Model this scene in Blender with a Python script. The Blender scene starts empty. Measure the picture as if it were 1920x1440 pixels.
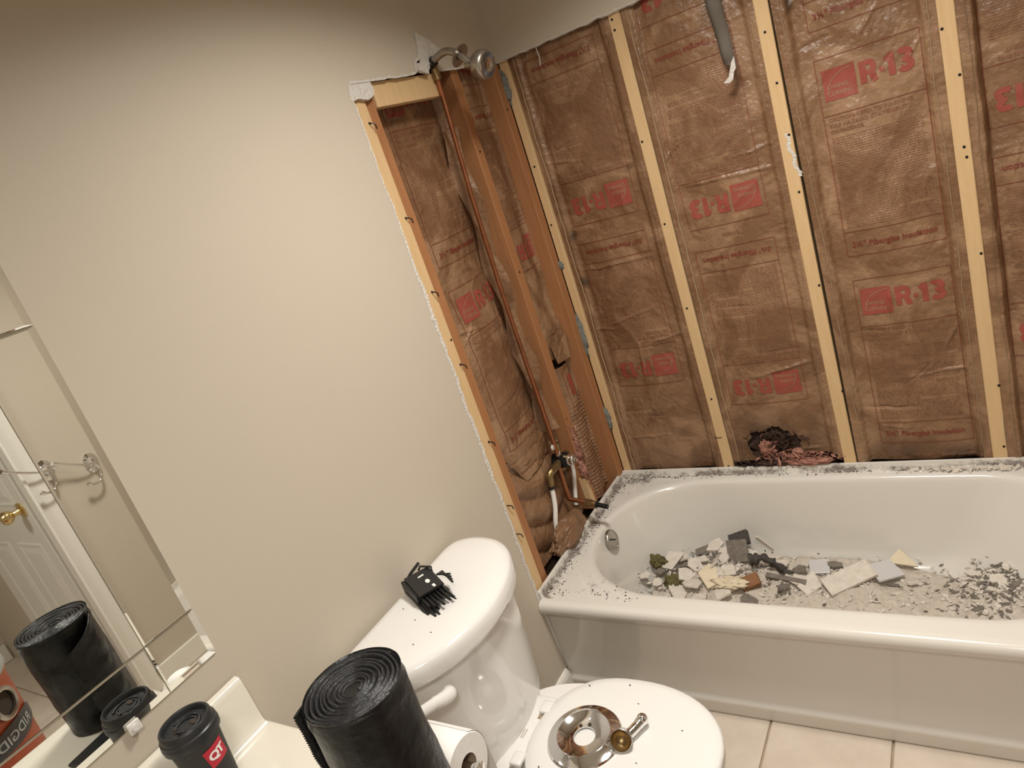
import bpy, bmesh, math, random
from mathutils import Vector, Matrix, noise
random.seed(7)
R_=math.radians; PI=math.pi
sc=bpy.context.scene; COL=sc.collection
# ------------------------------------------------------------------ camera
cd=bpy.data.cameras.new('camera'); cam=bpy.data.objects.new('camera',cd); COL.objects.link(cam)
cd.sensor_width=36; cd.lens=1317.5/1920*36; cd.clip_start=.02
rt=Vector((0.8210124,0.4765494,-0.3143872)); dn=Vector((-0.1001789,-0.4218794,-0.9011004)); fw=Vector((-0.5620523,0.7713096,-0.2986280))
cam.matrix_world=Matrix(((rt.x,-dn.x,-fw.x,1.2420),(rt.y,-dn.y,-fw.y,-2.2196),(rt.z,-dn.z,-fw.z,1.6699),(0,0,0,1)))
sc.camera=cam
# ------------------------------------------------------------------ world, lights, exposure
w=bpy.data.worlds.new('world'); sc.world=w; w.use_nodes=True
w.node_tree.nodes['Background'].inputs[0].default_value=(1,.9,.78,1); w.node_tree.nodes['Background'].inputs[1].default_value=.05
def area(name,loc,size,power,color,spread=180,rot=(0,0,0),sy=None):
    l=bpy.data.lights.new(name,'AREA'); l.energy=power; l.color=color; l.size=size; l.spread=R_(spread)
    if sy: l.shape='RECTANGLE'; l.size_y=sy
    o=bpy.data.objects.new(name,l); o.location=loc; o.rotation_euler=rot; COL.objects.link(o); return o
LX,LY=.86,-.96; FLX,FLY=1.45,-2.45
area('ceiling_fan_lamp',(LX,LY,2.424),.30,22.5,(1,.955,.885),142)
area('fill_lamp',(FLX,FLY,2.424),.30,19.5,(1,.955,.885),160)  # added fill lamp out of view, lifts the walls, door and tub apron
sc.view_settings.view_transform='Standard'; sc.view_settings.look='None'; sc.view_settings.gamma=1
sc.view_settings.use_curve_mapping=False; sc.view_settings.exposure=0.0
# ------------------------------------------------------------------ materials
def mat(name,col,rough=.6,metal=0,noise_amt=0,nscale=8,col2=None,bump=0,bscale=60,spec=.5,stretch=None,coat=0):
    m=bpy.data.materials.new(name); m.use_nodes=True; nt=m.node_tree; b=nt.nodes['Principled BSDF']
    b.inputs['Base Color'].default_value=(*col,1); b.inputs['Roughness'].default_value=rough; b.inputs['Metallic'].default_value=metal
    b.inputs['Specular IOR Level'].default_value=spec; b.inputs['Coat Weight'].default_value=coat
    tc=nt.nodes.new('ShaderNodeTexCoord'); vec=tc.outputs['Object']
    if stretch:
        mp=nt.nodes.new('ShaderNodeMapping'); mp.inputs['Scale'].default_value=stretch; nt.links.new(vec,mp.inputs[0]); vec=mp.outputs[0]
    if noise_amt:
        n=nt.nodes.new('ShaderNodeTexNoise'); n.inputs['Scale'].default_value=nscale; n.inputs['Detail'].default_value=6; n.inputs['Roughness'].default_value=.6
        nt.links.new(vec,n.inputs['Vector'])
        r=nt.nodes.new('ShaderNodeValToRGB'); r.color_ramp.elements[0].position=.5-.5*noise_amt; r.color_ramp.elements[1].position=.5+.5*noise_amt
        c2=col2 or tuple(c*.7 for c in col)
        r.color_ramp.elements[0].color=(*c2,1); r.color_ramp.elements[1].color=(*col,1)
        nt.links.new(n.outputs['Fac'],r.inputs[0]); nt.links.new(r.outputs[0],b.inputs['Base Color'])
    if bump:
        n2=nt.nodes.new('ShaderNodeTexNoise'); n2.inputs['Scale'].default_value=bscale; n2.inputs['Detail'].default_value=5
        nt.links.new(vec,n2.inputs['Vector'])
        bp=nt.nodes.new('ShaderNodeBump'); bp.inputs['Strength'].default_value=bump; bp.inputs['Distance'].default_value=.01
        nt.links.new(n2.outputs['Fac'],bp.inputs['Height']); nt.links.new(bp.outputs[0],b.inputs['Normal'])
    return m
M={}
M['wall']=mat('greige_paint',(.56,.495,.405),.55,0,.9,3,(.53,.47,.385),.05,220,.35)
M['gypsum']=mat('gypsum',(.80,.77,.72),.9,0,.8,60,(.55,.51,.46),.6,150,.1)
M['ceiling']=mat('ceiling_paint',(.72,.69,.63),.8)
M['trim']=mat('white_trim_paint',(.78,.75,.68),.4)
M['door']=mat('white_door_paint',(.74,.72,.66),.4)
M['tile']=mat('floor_tile',(.66,.58,.49),.45,0,.7,9,(.50,.42,.34),.1,60)
M['grout']=mat('grout',(.44,.34,.24),.9,0,.6,30)
M['pine']=mat('pine_wood',(.70,.50,.28),.6,0,.7,14,(.60,.40,.20),.15,60,.3,(6,6,.5))
M['wood_bounce']=mat('reddish_wood_bounce_tint',(.42,.195,.085),.6,0,.7,14,(.31,.135,.055),.15,60,.3,(6,6,.5))  # reddish wood, with orange bounce light between the studs put into the colour
M['redprint']=mat('red_ink',(.34,.06,.042),.5,0,.7,40,(.25,.07,.045))
M['faintprint']=mat('faint_red_ink',(.225,.085,.045),.5,0,.5,40,(.27,.14,.075))
M['lineprint']=mat('line_red_ink',(.20,.045,.024),.5)
M['kraftprint']=mat('kraft_ink',(.32,.17,.10),.5)
M['kraftedge']=mat('kraft_cut_edge',(.42,.30,.18),.7)
M['fiber']=mat('pink_fibreglass',(.55,.29,.22),.95,0,.9,70,(.28,.12,.09),.9,120,.05)
M['darkfiber']=mat('sooty_fibreglass',(.10,.06,.045),.95,0,.9,50,(.03,.022,.02),.9,120,.05)
M['dark']=mat('dark_cavity',(.05,.035,.025),.9)
M['osb']=mat('cavity_sheathing',(.20,.12,.06),.9,0,.7,20)
M['copper']=mat('copper',(.52,.22,.11),.35,.9,.8,25,(.26,.10,.05))
M['brass']=mat('old_brass',(.45,.32,.14),.35,.9,.8,40,(.16,.11,.06))
M['doorbrass']=mat('polished_brass',(.72,.55,.26),.2,1)
M['blackmetal']=mat('black_metal',(.02,.02,.02),.35,.6)
M['chrome']=mat('chrome',(.82,.82,.82),.07,1)
M['dullchrome']=mat('dull_chrome',(.62,.60,.56),.22,1,.8,40,(.45,.42,.38))
M['spraychrome']=mat('shower_chrome',(.50,.47,.42),.3,.9,.8,50,(.32,.29,.25))
M['pex']=mat('white_plastic_pipe',(.80,.78,.72),.4)
M['mastic']=mat('grey_adhesive',(.24,.25,.23),.8,0,.8,60,(.13,.135,.12),.7,90)
M['porcelain']=mat('white_porcelain',(.76,.74,.71),.10,0,spec=.55,coat=.3)
M['seat']=mat('white_seat_plastic',(.76,.745,.715),.25)
M['black']=mat('black_plastic',(.012,.012,.012),.45)
M['bag']=mat('black_bin_bag',(.004,.004,.0043),.32,0,.35,14,(.012,.012,.0125),.45,26,.28)
M['bagface']=mat('black_bin_bag_roll_end',(.020,.020,.022),.45,0,.7,60,(.008,.008,.009),.3,90)
M['blacksteel']=mat('black_oxide_steel',(.03,.03,.03),.35,.5)
M['white']=mat('white_print',(.85,.83,.80),.5)
M['cupblack']=mat('black_paper_cup',(.016,.015,.015),.55,bump=.1,bscale=200)
M['lidblack']=mat('black_cup_lid',(.02,.021,.023),.38)
M['red']=mat('red_label',(.50,.012,.035),.45)
M['marble']=mat('cultured_marble',(.80,.76,.67),.14,0,.8,5,(.76,.72,.62),coat=.3)
M['paper']=mat('toilet_paper',(.82,.80,.77),.95,bump=.06,bscale=120)
M['tube']=mat('cardboard_tube',(.30,.22,.15),.9)
M['cab']=mat('vanity_cabinet',(.62,.58,.50),.5)
M['mirror']=mat('mirror_silver',(.90,.91,.88),.012,1)
M['mirroredge']=mat('mirror_ground_edge',(.80,.82,.78),.15,1)
M['clear']=mat('clear_plastic_clip',(.75,.73,.69),.12)
M['orange']=mat('orange_plastic',(.48,.085,.025),.4)
M['greylid']=mat('grey_plastic_lid',(.42,.44,.43),.35)
M['darkgrey']=mat('dark_grey_plastic',(.06,.06,.065),.4)
M['plaster']=mat('plaster_shard',(.78,.73,.65),.9,0,.8,50,(.52,.46,.39),.4,120,.1)
M['plasterdark']=mat('grimy_shard',(.29,.26,.22),.9,0,.8,60,(.12,.10,.085),.5,120,.1)
M['greytile']=mat('grey_glazed_tile',(.56,.55,.54),.22)
M['cream']=mat('cream_shard',(.74,.66,.50),.7,0,.7,40,(.60,.50,.34))
M['moss']=mat('olive_stained_lump',(.20,.175,.075),.95,0,.9,80,(.09,.08,.035),.8,120,.1)
M['rag']=mat('black_rubbery_debris',(.03,.025,.022),.7,0,.8,60,(.075,.065,.055),.6,90)
M['brownwood']=mat('brown_wood_chip',(.28,.13,.055),.7,0,.7,40,(.18,.08,.03))
M['dust']=mat('plaster_dust',(.76,.69,.59),.95,0,.8,55,(.45,.39,.33),.8,160,.1)
M['grit']=mat('dark_grit',(.11,.095,.085),.95,0,.7,90,(.05,.045,.04),.8,200,.1)
M['oldpaint']=mat('grey_torn_paint',(.13,.11,.085),.8,0,.6,20)
M['glow']=mat('lamp_lens',(.9,.88,.82),.4)
def make_kraft():
    m=mat('kraft_paper',(.315,.190,.108),.34,0,.85,9,(.222,.126,.066),.5,60,.5)
    nt=m.node_tree; b=nt.nodes['Principled BSDF']
    at=nt.nodes.new('ShaderNodeAttribute'); at.attribute_name='stain'
    mx=nt.nodes.new('ShaderNodeMix'); mx.data_type='RGBA'
    src=b.inputs['Base Color'].links[0].from_socket
    tc=[n for n in nt.nodes if n.type=='TEX_COORD'][0]
    nn=nt.nodes.new('ShaderNodeTexNoise'); nn.inputs['Scale'].default_value=5.5; nn.inputs['Detail'].default_value=5; nn.inputs['Roughness'].default_value=.62; nn.inputs['Distortion'].default_value=1.2
    nt.links.new(tc.outputs['Object'],nn.inputs['Vector'])
    pr=nt.nodes.new('ShaderNodeValToRGB'); pr.color_ramp.elements[0].position=.44; pr.color_ramp.elements[1].position=.60
    pr.color_ramp.elements[0].color=(.74,.66,.60,1); pr.color_ramp.elements[1].color=(1.18,1.18,1.20,1)
    nt.links.new(nn.outputs['Fac'],pr.inputs[0])
    ml=nt.nodes.new('ShaderNodeMix'); ml.data_type='RGBA'; ml.blend_type='MULTIPLY'; ml.inputs[0].default_value=1
    nt.links.new(src,ml.inputs[6]); nt.links.new(pr.outputs[0],ml.inputs[7]); src=ml.outputs[2]
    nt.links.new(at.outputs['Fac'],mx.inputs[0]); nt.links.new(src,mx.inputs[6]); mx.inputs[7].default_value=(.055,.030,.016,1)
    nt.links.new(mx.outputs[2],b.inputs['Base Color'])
    return m
M['kraft']=make_kraft()
def make_tub():
    m=mat('tub_enamel',(.70,.67,.61),.16,coat=.25)
    nt=m.node_tree; b=nt.nodes['Principled BSDF']
    at=nt.nodes.new('ShaderNodeAttribute'); at.attribute_name='stain'
    tc=nt.nodes.new('ShaderNodeTexCoord')
    n=nt.nodes.new('ShaderNodeTexNoise'); n.inputs['Scale'].default_value=38; n.inputs['Detail'].default_value=8; n.inputs['Roughness'].default_value=.7
    nt.links.new(tc.outputs['Object'],n.inputs['Vector'])
    ad=nt.nodes.new('ShaderNodeMath'); ad.operation='ADD'; nt.links.new(at.outputs['Fac'],ad.inputs[0]); nt.links.new(n.outputs['Fac'],ad.inputs[1])
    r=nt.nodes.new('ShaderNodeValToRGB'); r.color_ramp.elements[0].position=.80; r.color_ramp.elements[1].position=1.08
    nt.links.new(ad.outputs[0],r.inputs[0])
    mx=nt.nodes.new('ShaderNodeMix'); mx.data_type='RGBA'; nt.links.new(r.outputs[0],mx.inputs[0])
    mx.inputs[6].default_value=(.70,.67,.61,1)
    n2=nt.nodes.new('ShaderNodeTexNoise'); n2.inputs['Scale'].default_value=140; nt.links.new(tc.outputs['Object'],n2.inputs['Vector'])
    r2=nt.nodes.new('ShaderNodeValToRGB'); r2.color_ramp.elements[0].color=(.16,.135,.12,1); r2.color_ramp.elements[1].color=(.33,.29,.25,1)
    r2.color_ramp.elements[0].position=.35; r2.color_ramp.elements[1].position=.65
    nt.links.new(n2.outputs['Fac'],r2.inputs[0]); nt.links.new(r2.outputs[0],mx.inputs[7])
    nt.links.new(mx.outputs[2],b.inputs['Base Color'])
    rr=nt.nodes.new('ShaderNodeMapRange'); rr.inputs[3].default_value=.16; rr.inputs[4].default_value=.9
    nt.links.new(r.outputs[0],rr.inputs[0]); nt.links.new(rr.outputs[0],b.inputs['Roughness'])
    return m
M['tub']=make_tub()
# ------------------------------------------------------------------ helpers
def link(o): COL.objects.link(o); return o
def thing(name,label,cat,loc=(0,0,0),group=None):
    o=bpy.data.objects.new(name,None); o.location=loc; o.empty_display_size=.05; link(o)
    o['label']=label; o['category']=cat
    if group: o['group']=group
    return o
def tag(o,label,cat,group=None,kind=None):
    if label: o['label']=label
    if cat: o['category']=cat
    if group: o['group']=group
    if kind: o['kind']=kind
    return o
def obj(name,bm,m,parent=None,smooth=False,angle=None,label=None,kind=None,normals=True):
    if normals: bmesh.ops.recalc_face_normals(bm,faces=bm.faces)
    me=bpy.data.meshes.new(name); 
    if smooth:
        for f in bm.faces: f.smooth=True
        if angle:
            for e in bm.edges:
                if len(e.link_faces)==2 and e.calc_face_angle(0)>R_(angle): e.smooth=False
    bm.to_mesh(me); bm.free(); me.materials.append(M[m] if isinstance(m,str) else m)
    o=bpy.data.objects.new(name,me); link(o)
    if parent:
        o.parent=parent; o.matrix_parent_inverse=abs_mat(parent).inverted()
    if label: o['label']=label
    if kind: o['kind']=kind
    return o
def abs_mat(p):
    m=Matrix.LocRotScale(p.location,p.rotation_euler,p.scale)
    if p.parent: return abs_mat(p.parent)@p.matrix_parent_inverse@m
    return m
def struct(name,bm,m,parent=None,**k):
    o=obj(name,bm,m,parent,**k)
    if parent is None: o['kind']='structure'
    return o
def box(bm,a,b,bev=0,mtx=None,seg=2):
    x0,y0,z0=[min(p,q) for p,q in zip(a,b)]; x1,y1,z1=[max(p,q) for p,q in zip(a,b)]
    v=[bm.verts.new(p) for p in ((x0,y0,z0),(x1,y0,z0),(x1,y1,z0),(x0,y1,z0),(x0,y0,z1),(x1,y0,z1),(x1,y1,z1),(x0,y1,z1))]
    f=[bm.faces.new([v[i] for i in q]) for q in ((3,2,1,0),(4,5,6,7),(0,1,5,4),(1,2,6,5),(2,3,7,6),(3,0,4,7))]
    if bev:
        es=list({e for q in f for e in q.edges}); r=bmesh.ops.bevel(bm,geom=es,offset=bev,segments=seg,affect='EDGES',profile=.5)
        vs=list({x for q in r['faces'] for x in q.verts}|{x for x in v if x.is_valid})
    else: vs=v
    if mtx: bmesh.ops.transform(bm,matrix=mtx,verts=vs)
    return vs
def B(): return bmesh.new()
def bx(a,b,bev=0,mtx=None): bm=B(); box(bm,a,b,bev,mtx); return bm
def frame(d,up=Vector((0,0,1))):
    d=d.normalized()
    if abs(d.dot(up))>.95: up=Vector((1,0,0))
    s=d.cross(up).normalized(); return s,s.cross(d).normalized()
def loft(bm,rings,cap0=True,cap1=True,closed=True):
    R=[[bm.verts.new(p) for p in r] for r in rings]; n=len(R[0])
    for a,b in zip(R,R[1:]):
        for i in range(n if closed else n-1):
            j=(i+1)%n
            try: bm.faces.new((a[i],a[j],b[j],b[i]))
            except ValueError: pass
    if cap0: bm.faces.new(R[0][::-1])
    if cap1: bm.faces.new(R[-1])
    return R
def tube(bm,pts,r,seg=12,cap=True):
    pts=[Vector(p) for p in pts]; n=len(pts); rings=[]; rs=r if isinstance(r,(list,tuple)) else [r]*n; s=None
    for i,p in enumerate(pts):
        d=(pts[min(i+1,n-1)]-pts[max(i-1,0)]).normalized()
        if s is None: s,u=frame(d)
        else:
            s=(s-d*s.dot(d)).normalized(); u=s.cross(d).normalized()
        rings.append([p+(s*math.cos(2*PI*k/seg)+u*math.sin(2*PI*k/seg))*rs[i] for k in range(seg)])
    loft(bm,rings,cap,cap)
def lathe(bm,prof,origin=(0,0,0),axis=(0,0,1),seg=32,cap0=True,cap1=True):
    o=Vector(origin); a=Vector(axis).normalized(); s,u=frame(a,Vector((0,1,0)) if abs(a.z)>.9 else Vector((0,0,1)))
    loft(bm,[[o+a*h+(s*math.cos(2*PI*k/seg)+u*math.sin(2*PI*k/seg))*max(r,1e-5) for k in range(seg)] for r,h in prof],cap0,cap1)
def spline(pts,n=8,closed=False):
    P=[Vector(p) for p in pts]; out=[]; m=len(P)
    for i in range(m if closed else m-1):
        g=(lambda k:P[k%m]) if closed else (lambda k:P[max(0,min(m-1,k))])
        p0,p1,p2,p3=g(i-1),g(i),g(i+1),g(i+2)
        for t in range(n):
            t/=n; out.append(.5*((2*p1)+(-p0+p2)*t+(2*p0-5*p1+4*p2-p3)*t*t+(-p0+3*p1-3*p2+p3)*t**3))
    if not closed: out.append(P[-1])
    return out
def prism(bm,pts,N,t):
    """closed polygon pts (3-D) extruded by N*t, triangulated caps"""
    N=Vector(N)*t; a=[bm.verts.new(Vector(p)) for p in pts]; b=[bm.verts.new(Vector(p)+N) for p in pts]; n=len(a)
    fs=[bm.faces.new(a[::-1]),bm.faces.new(b)]
    for i in range(n): bm.faces.new((a[i],a[(i+1)%n],b[(i+1)%n],b[i]))
    bmesh.ops.triangulate(bm,faces=fs)
def text_bm(s,size,offset=0.0,space=1.0):
    """flat lettering as triangles in x,y with origin at the left of the baseline"""
    cu=bpy.data.curves.new('t','FONT'); cu.body=s; cu.size=size; cu.offset=offset; cu.space_character=space; cu.resolution_u=3
    o=bpy.data.objects.new('t',cu); me=bpy.data.meshes.new_from_object(o)
    bm=B(); bm.from_mesh(me); bpy.data.objects.remove(o); bpy.data.curves.remove(cu); bpy.data.meshes.remove(me)
    bmesh.ops.triangulate(bm,faces=bm.faces); return bm
def nz(*p): return noise.noise(Vector(p))
def sstep_(a,b,x):
    t=max(0,min(1,(x-a)/(b-a))); return t*t*(3-2*t)
# ------------------------------------------------------------------ room shell
H=2.44
bm=B()                                            # painted drywall of the toilet wall with the demolished opening cut out of it
prng=random.Random(3)
edge=[(-.752+.010*nz(z*9,1,0)+.006*nz(z*40,2,0)-.004,z) for z in [i*.0125 for i in range(0,156)]]
top=[(y,1.949+.004*nz(y*30,4,0)+(.03*max(0,1-abs(y+.40)/.07))) for y in [-.74+.0125*i for i in range(0,60)]]
def slabgrid(quads,n,t):
    bm=B(); c={}
    def V(p):
        k=tuple(round(q,5) for q in p)
        if k not in c: c[k]=bm.verts.new(p)
        return c[k]
    fs=[bm.faces.new([V(p) for p in q]) for q in quads]
    r=bmesh.ops.extrude_face_region(bm,geom=fs); bmesh.ops.translate(bm,verts=[v for v in r['geom'] if isinstance(v,bmesh.types.BMVert)],vec=Vector(n)*t)
    return bm
edge=[(-.715,z) if z<.345 else (y,z) for y,z in edge]; ZS=edge[-1][1]; top=[(edge[-1][0],ZS)]+[q for q in top if q[0]>edge[-1][0]+.002]+[(0,1.949)]
Q=[[(0,-3.2,a[1]),(0,a[0],a[1]),(0,b[0],b[1]),(0,-3.2,b[1])] for a,b in zip(edge,edge[1:])]
Q+=[[(0,a[0],a[1]),(0,b[0],b[1]),(0,b[0],H),(0,a[0],H)] for a,b in zip(top,top[1:])]
Q.append([(0,-3.2,ZS),(0,edge[-1][0],ZS),(0,edge[-1][0],H),(0,-3.2,H)])
bm=slabgrid(Q,(-1,0,0),.0127)
wl=struct('wall_left',bm,'wall')
bm=B()                                            # bare gypsum along the cut
for i in range(len(edge)-1):
    (y0,z0),(y1,z1)=edge[i],edge[i+1]
    if z0<.36: continue
    k0,k1=[.003+(.007+.020*abs(nz(z_*45,7,1)))*sstep_(1.62,1.40,z_) for z_ in (z0,z1)]
    a=[bm.verts.new(p) for p in ((.0006,y0-k0*.75,z0),(.0006,y1-k1*.75,z1),(.0012,y1+.002,z1),(.0012,y0+.002,z0))]
    bm.faces.new(a)
    b=[bm.verts.new(p) for p in ((.0012,y0+.002,z0),(.0012,y1+.002,z1),(-.011,y1+.004+k1*.4,z1),(-.011,y0+.004+k0*.4,z0))]
    bm.faces.new(b)
obj('torn_gypsum_edge',bm,'gypsum',wl,label='ragged white gypsum edge where the drywall was cut')
bm=B()
for i in range(len(top)-1):
    (y0,z0),(y1,z1)=top[i],top[i+1]
    k=.003+.006*abs(nz(y0*60,3,3))
    bm.faces.new([bm.verts.new(p) for p in ((.0008,y0,z0-.002),(.0008,y1,z1-.002),(.0008,y1,z1+k),(.0008,y0,z0+k))])
obj('torn_gypsum_edge',bm,'gypsum',wl)
def flake(parent,pts,n,t,m='gypsum',name='gypsum_patch',off=.001):
    bm=B(); prism(bm,pts,n,t); return obj(name,bm,m,parent)
X=.0008
flake(wl,[(X,y,z) for y,z in [(-.46,1.956),(-.452,1.985),(-.43,1.992),(-.415,2.02),(-.405,2.062),(-.388,2.05),(-.35,2.036),(-.325,2.02),(-.297,1.996),(-.315,1.99),(-.34,1.975),(-.36,1.992),(-.375,1.972),(-.41,1.944),(-.44,1.950)]],(1,0,0),.003)
flake(wl,[(X+.003,y,z) for y,z in [(-.455,1.957),(-.452,1.978),(-.44,1.972),(-.425,1.985),(-.41,1.975),(-.405,1.955),(-.41,1.944)]],(1,0,0),.005)
for y,z in [(-.43,2.066),(-.421,2.060),(-.412,2.072)]:
    flake(wl,[(X,y,z),(X,y+.006,z-.004),(X,y+.012,z-.018),(X,y+.004,z-.008)],(1,0,0),.001)
flake(wl,[(-.011,y,z) for y,z in [(-.759,1.947),(-.735,1.949),(-.71,1.952),(-.665,1.947),(-.660,1.93),(-.667,1.914),(-.694,1.904),(-.73,1.911),(-.76,1.906)]],(1,0,0),.010)
bm=B()                                            # back wall above the opening
up=[(x,1.949+.004*nz(x*28,9,0)) for x in [i*.0125 for i in range(0,123)]]
bm=slabgrid([[(a[0],-.0127,a[1]),(b[0],-.0127,b[1]),(b[0],-.0127,H),(a[0],-.0127,H)] for a,b in zip(up,up[1:])],(0,1,0),.0127)
wb=struct('wall_back',bm,'wall')
bm=B()
for i in range(len(up)-1):
    (x0,z0),(x1,z1)=up[i],up[i+1]; k=.001+.005*max(0,nz(x0*40,5,3)); k1=.001+.005*max(0,nz(x1*40,5,3))
    bm.faces.new([bm.verts.new(p) for p in ((x0,-.0133,z0-.002),(x1,-.0133,z1-.002),(x1,-.0133,z1+k1),(x0,-.0133,z0+k))])
    bm.faces.new([bm.verts.new(p) for p in ((x0,-.0133,z0-.002),(x1,-.0133,z1-.002),(x1,-.001,z1-.003-k1),(x0,-.001,z0-.003-k))])
obj('torn_gypsum_edge',bm,'gypsum',wb)
struct('wall_back_sheathing',bx((-.12,.0925,0),(1.6,.11,H)),'osb')
struct('wall_left_sheathing',bx((-.125,-.80,0),(-.105,.11,H)),'osb')
struct('wall_left_cavity_side',bx((-.105,-.80,0),(-.0135,-.785,H)),'osb')
struct('wall_alcove_end',bx((1.53,-.775,0),(1.95,.11,H)),'wall')
struct('wall_right',bx((1.95,-1.09,0),(2.05,-.775,H)),'wall')
struct('wall_right_return',bx((1.95,-1.16,0),(3.4,-1.09,H)),'wall')
struct('wall_far',bx((3.4,-3.3,0),(3.5,-1.0,H)),'wall')
struct('wall_near',bx((-.0127,-3.3,0),(3.5,-3.2,H)),'wall')
struct('ceiling',bx((-.13,-3.3,H),(3.5,.11,H+.05)),'ceiling')
fl=struct('floor',bx((-.13,-3.3,-.06),(3.5,.11,-.006)),'grout')
tm=bpy.data.meshes.new('tile'); bm=bx((-.1495,-.1495,-.006),(.1495,.1495,.0),.002); bm.to_mesh(tm); bm.free(); tm.materials.append(M['tile'])
for i in range(12):
    for j in range(9):
        o=bpy.data.objects.new('tile',tm); link(o); o.location=(.636-.1525-.305*1+.305*i,-.70-.1525-.305*j,0)
        o.parent=fl
for i in range(0,0): pass
for k in range(9):
    o=bpy.data.objects.new('tile',tm); link(o); o.location=(.636-.1525-.61,-.70-.1525-.305*k,0); o.scale=(.5,1,1); o.location.x=.0985; o.parent=fl
bm=B(); prism(bm,[(0.0,-1.66,z) if x==0 else (x,-1.66,z) for x,z in [(0,0.001),(.013,0.001),(.013,.070),(.010,.082),(.005,.09),(0,.092)]],(0,1,0),.905)
struct('baseboard_left',bm,'trim')
def bboard(name,a,b): struct(name,bx(a,b,.003),'trim')
bboard('baseboard_far',(3.385,-3.2,0.001),(3.4,-1.17,.10)); bboard('baseboard_right',(1.937,-1.09,0.001),(1.95,-.776,.10))
# panelled door in the return wall, seen in the mirror
dr=thing('door_1','white six-panel door with a brass knob, seen in the mirror','door',(2.35,-1.16,0)); dr['kind']='structure'
bm=B(); box(bm,(1.99,-1.185,.01),(2.70,-1.162,2.03),.002); obj('door_leaf',bm,'door',dr)
for x0,x1 in ((2.07,2.30),(2.39,2.62)):
    for z0,z1 in ((.20,.82),(1.0,1.62),(1.70,1.92)):
        bm=B(); 
        loft(bm,[[(x0+d,yy,z0+d),(x1-d,yy,z0+d),(x1-d,yy,z1-d),(x0+d,yy,z1-d)] for d,yy in ((0,-1.1845),(.004,-1.189),(.012,-1.190),(.02,-1.1855),(.03,-1.1855),(.05,-1.190))],False,True)
        obj('panel',bm,'door',dr)
bm=B(); lathe(bm,[(.033,0),(.033,.006),(.014,.012),(.012,.035),(.022,.042),(.029,.055),(.029,.066),(.02,.078),(.004,.08)],(2.05,-1.185,.985),(0,-1,0)); obj('knob',bm,'doorbrass',dr,True,40)
for z in (.28,1.05,1.8):
    bm=B(); tube(bm,[(2.705,-1.19,z-.045),(2.705,-1.19,z+.045)],.007); obj('hinge',bm,'doorbrass',dr)
for nm,a,b in (('trim_1',(1.925,-1.175,0.001),(1.985,-1.161,2.08)),('trim_2',(2.71,-1.175,0.001),(2.77,-1.161,2.08)),('trim_3',(1.925,-1.176,2.035),(2.77,-1.161,2.095)),('trim_4',(1.936,-1.160,0.001),(1.9495,-1.10,2.08))):
    struct(nm,bx(a,b,.004),'trim')
# ceiling lamps (fixture bodies; the lamps sit in their lens; the second is added for the fill)
for nm,lb,(x,y) in (('ceiling_fan_light','square white ceiling fan light above the toilet',(LX,LY)),('fill_lamp_housing','square white ceiling housing added for the unseen fill lamp',(FLX,FLY))):
    t=thing(nm,lb,'light',(x,y,H))
    bm=B(); o_=.19; i_=.152
    loft(bm,[[(x-s,y-s,z),(x+s,y-s,z),(x+s,y+s,z),(x-s,y+s,z)] for s,z in ((o_,H-.0005),(o_,H-.012),(i_+.01,H-.022),(i_,H-.02),(i_,H-.0008))],False,False); obj('housing_frame',bm,'trim',t)
    bm=bx((x-i_+.001,y-i_+.001,H-.010),(x+i_-.001,y+i_-.001,H-.004)); obj('lens',bm,'glow',t)
# ------------------------------------------------------------------ studs
def stud(label,x0,x1,y0,y1,z0,z1,m,ax,screws=(),bow=0,group='wall studs',nm='wall_stud'):
    t=thing(nm,label,'stud',((x0+x1)/2,(y0+y1)/2,z0),group)
    bm=B(); n=14; rings=[]; c=.002
    for i in range(n+1):
        z=z0+(z1-z0)*i/n; d=bow*math.sin(PI*i/n); dx,dy=(d,0) if ax=='y' else (0,d)
        rings.append([(x0+c+dx,y0+dy,z),(x1-c+dx,y0+dy,z),(x1+dx,y0+c+dy,z),(x1+dx,y1-c+dy,z),(x1-c+dx,y1+dy,z),(x0+c+dx,y1+dy,z),(x0+dx,y1-c+dy,z),(x0+dx,y0+c+dy,z)])
    loft(bm,rings); obj('stud_body',bm,m,t)
    for a,z in screws:
        d=bow*math.sin(PI*(z-z0)/(z1-z0)); bm=B()
        if ax=='y': o,n_=(a+d*0,y0-.0003,z),(0,-1,0)
        else: o,n_=(x1+.0003,a,z),(1,0,0)
        lathe(bm,[(.0036,-.002),(.0036,.0010),(.0024,.0014),(.0018,.0005)],o,n_,10); obj('screw',bm,'blackmetal',t)
    return t
zb=.392
s1=stud('pale pine stud standing in the corner of the back wall',.0035,.034,0,.089,.0,2.2,'pine','y',[(.02,1.597),(.016,1.391)])
stud('second pine stud of the back wall, counted from the corner',.407,.445,0,.089,.0,2.2,'pine','y',[(.417,1.93),(.417,1.9),(.413,1.568),(.417,1.30),(.419,1.006),(.423,.663)],-.004)
stud('third pine stud from the corner, with a white plaster smear',.8134,.8514,0,.089,.0,2.2,'pine','y',[(.826,1.746),(.831,1.609),(.836,1.464),(.833,1.299),(.838,1.009),(.846,.65)],-.008)
stud('fourth pine stud from the corner, nearest the right frame edge',1.2198,1.2578,0,.089,.0,2.2,'pine','y',[(1.226,1.608),(1.251,1.49),(1.242,1.312),(1.245,1.285),(1.251,1.022),(1.255,.625),(1.25,.425)])
S3=[o for o in bpy.data.objects if o.get('label','').startswith('third pine')][0]
bm=B()
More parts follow.
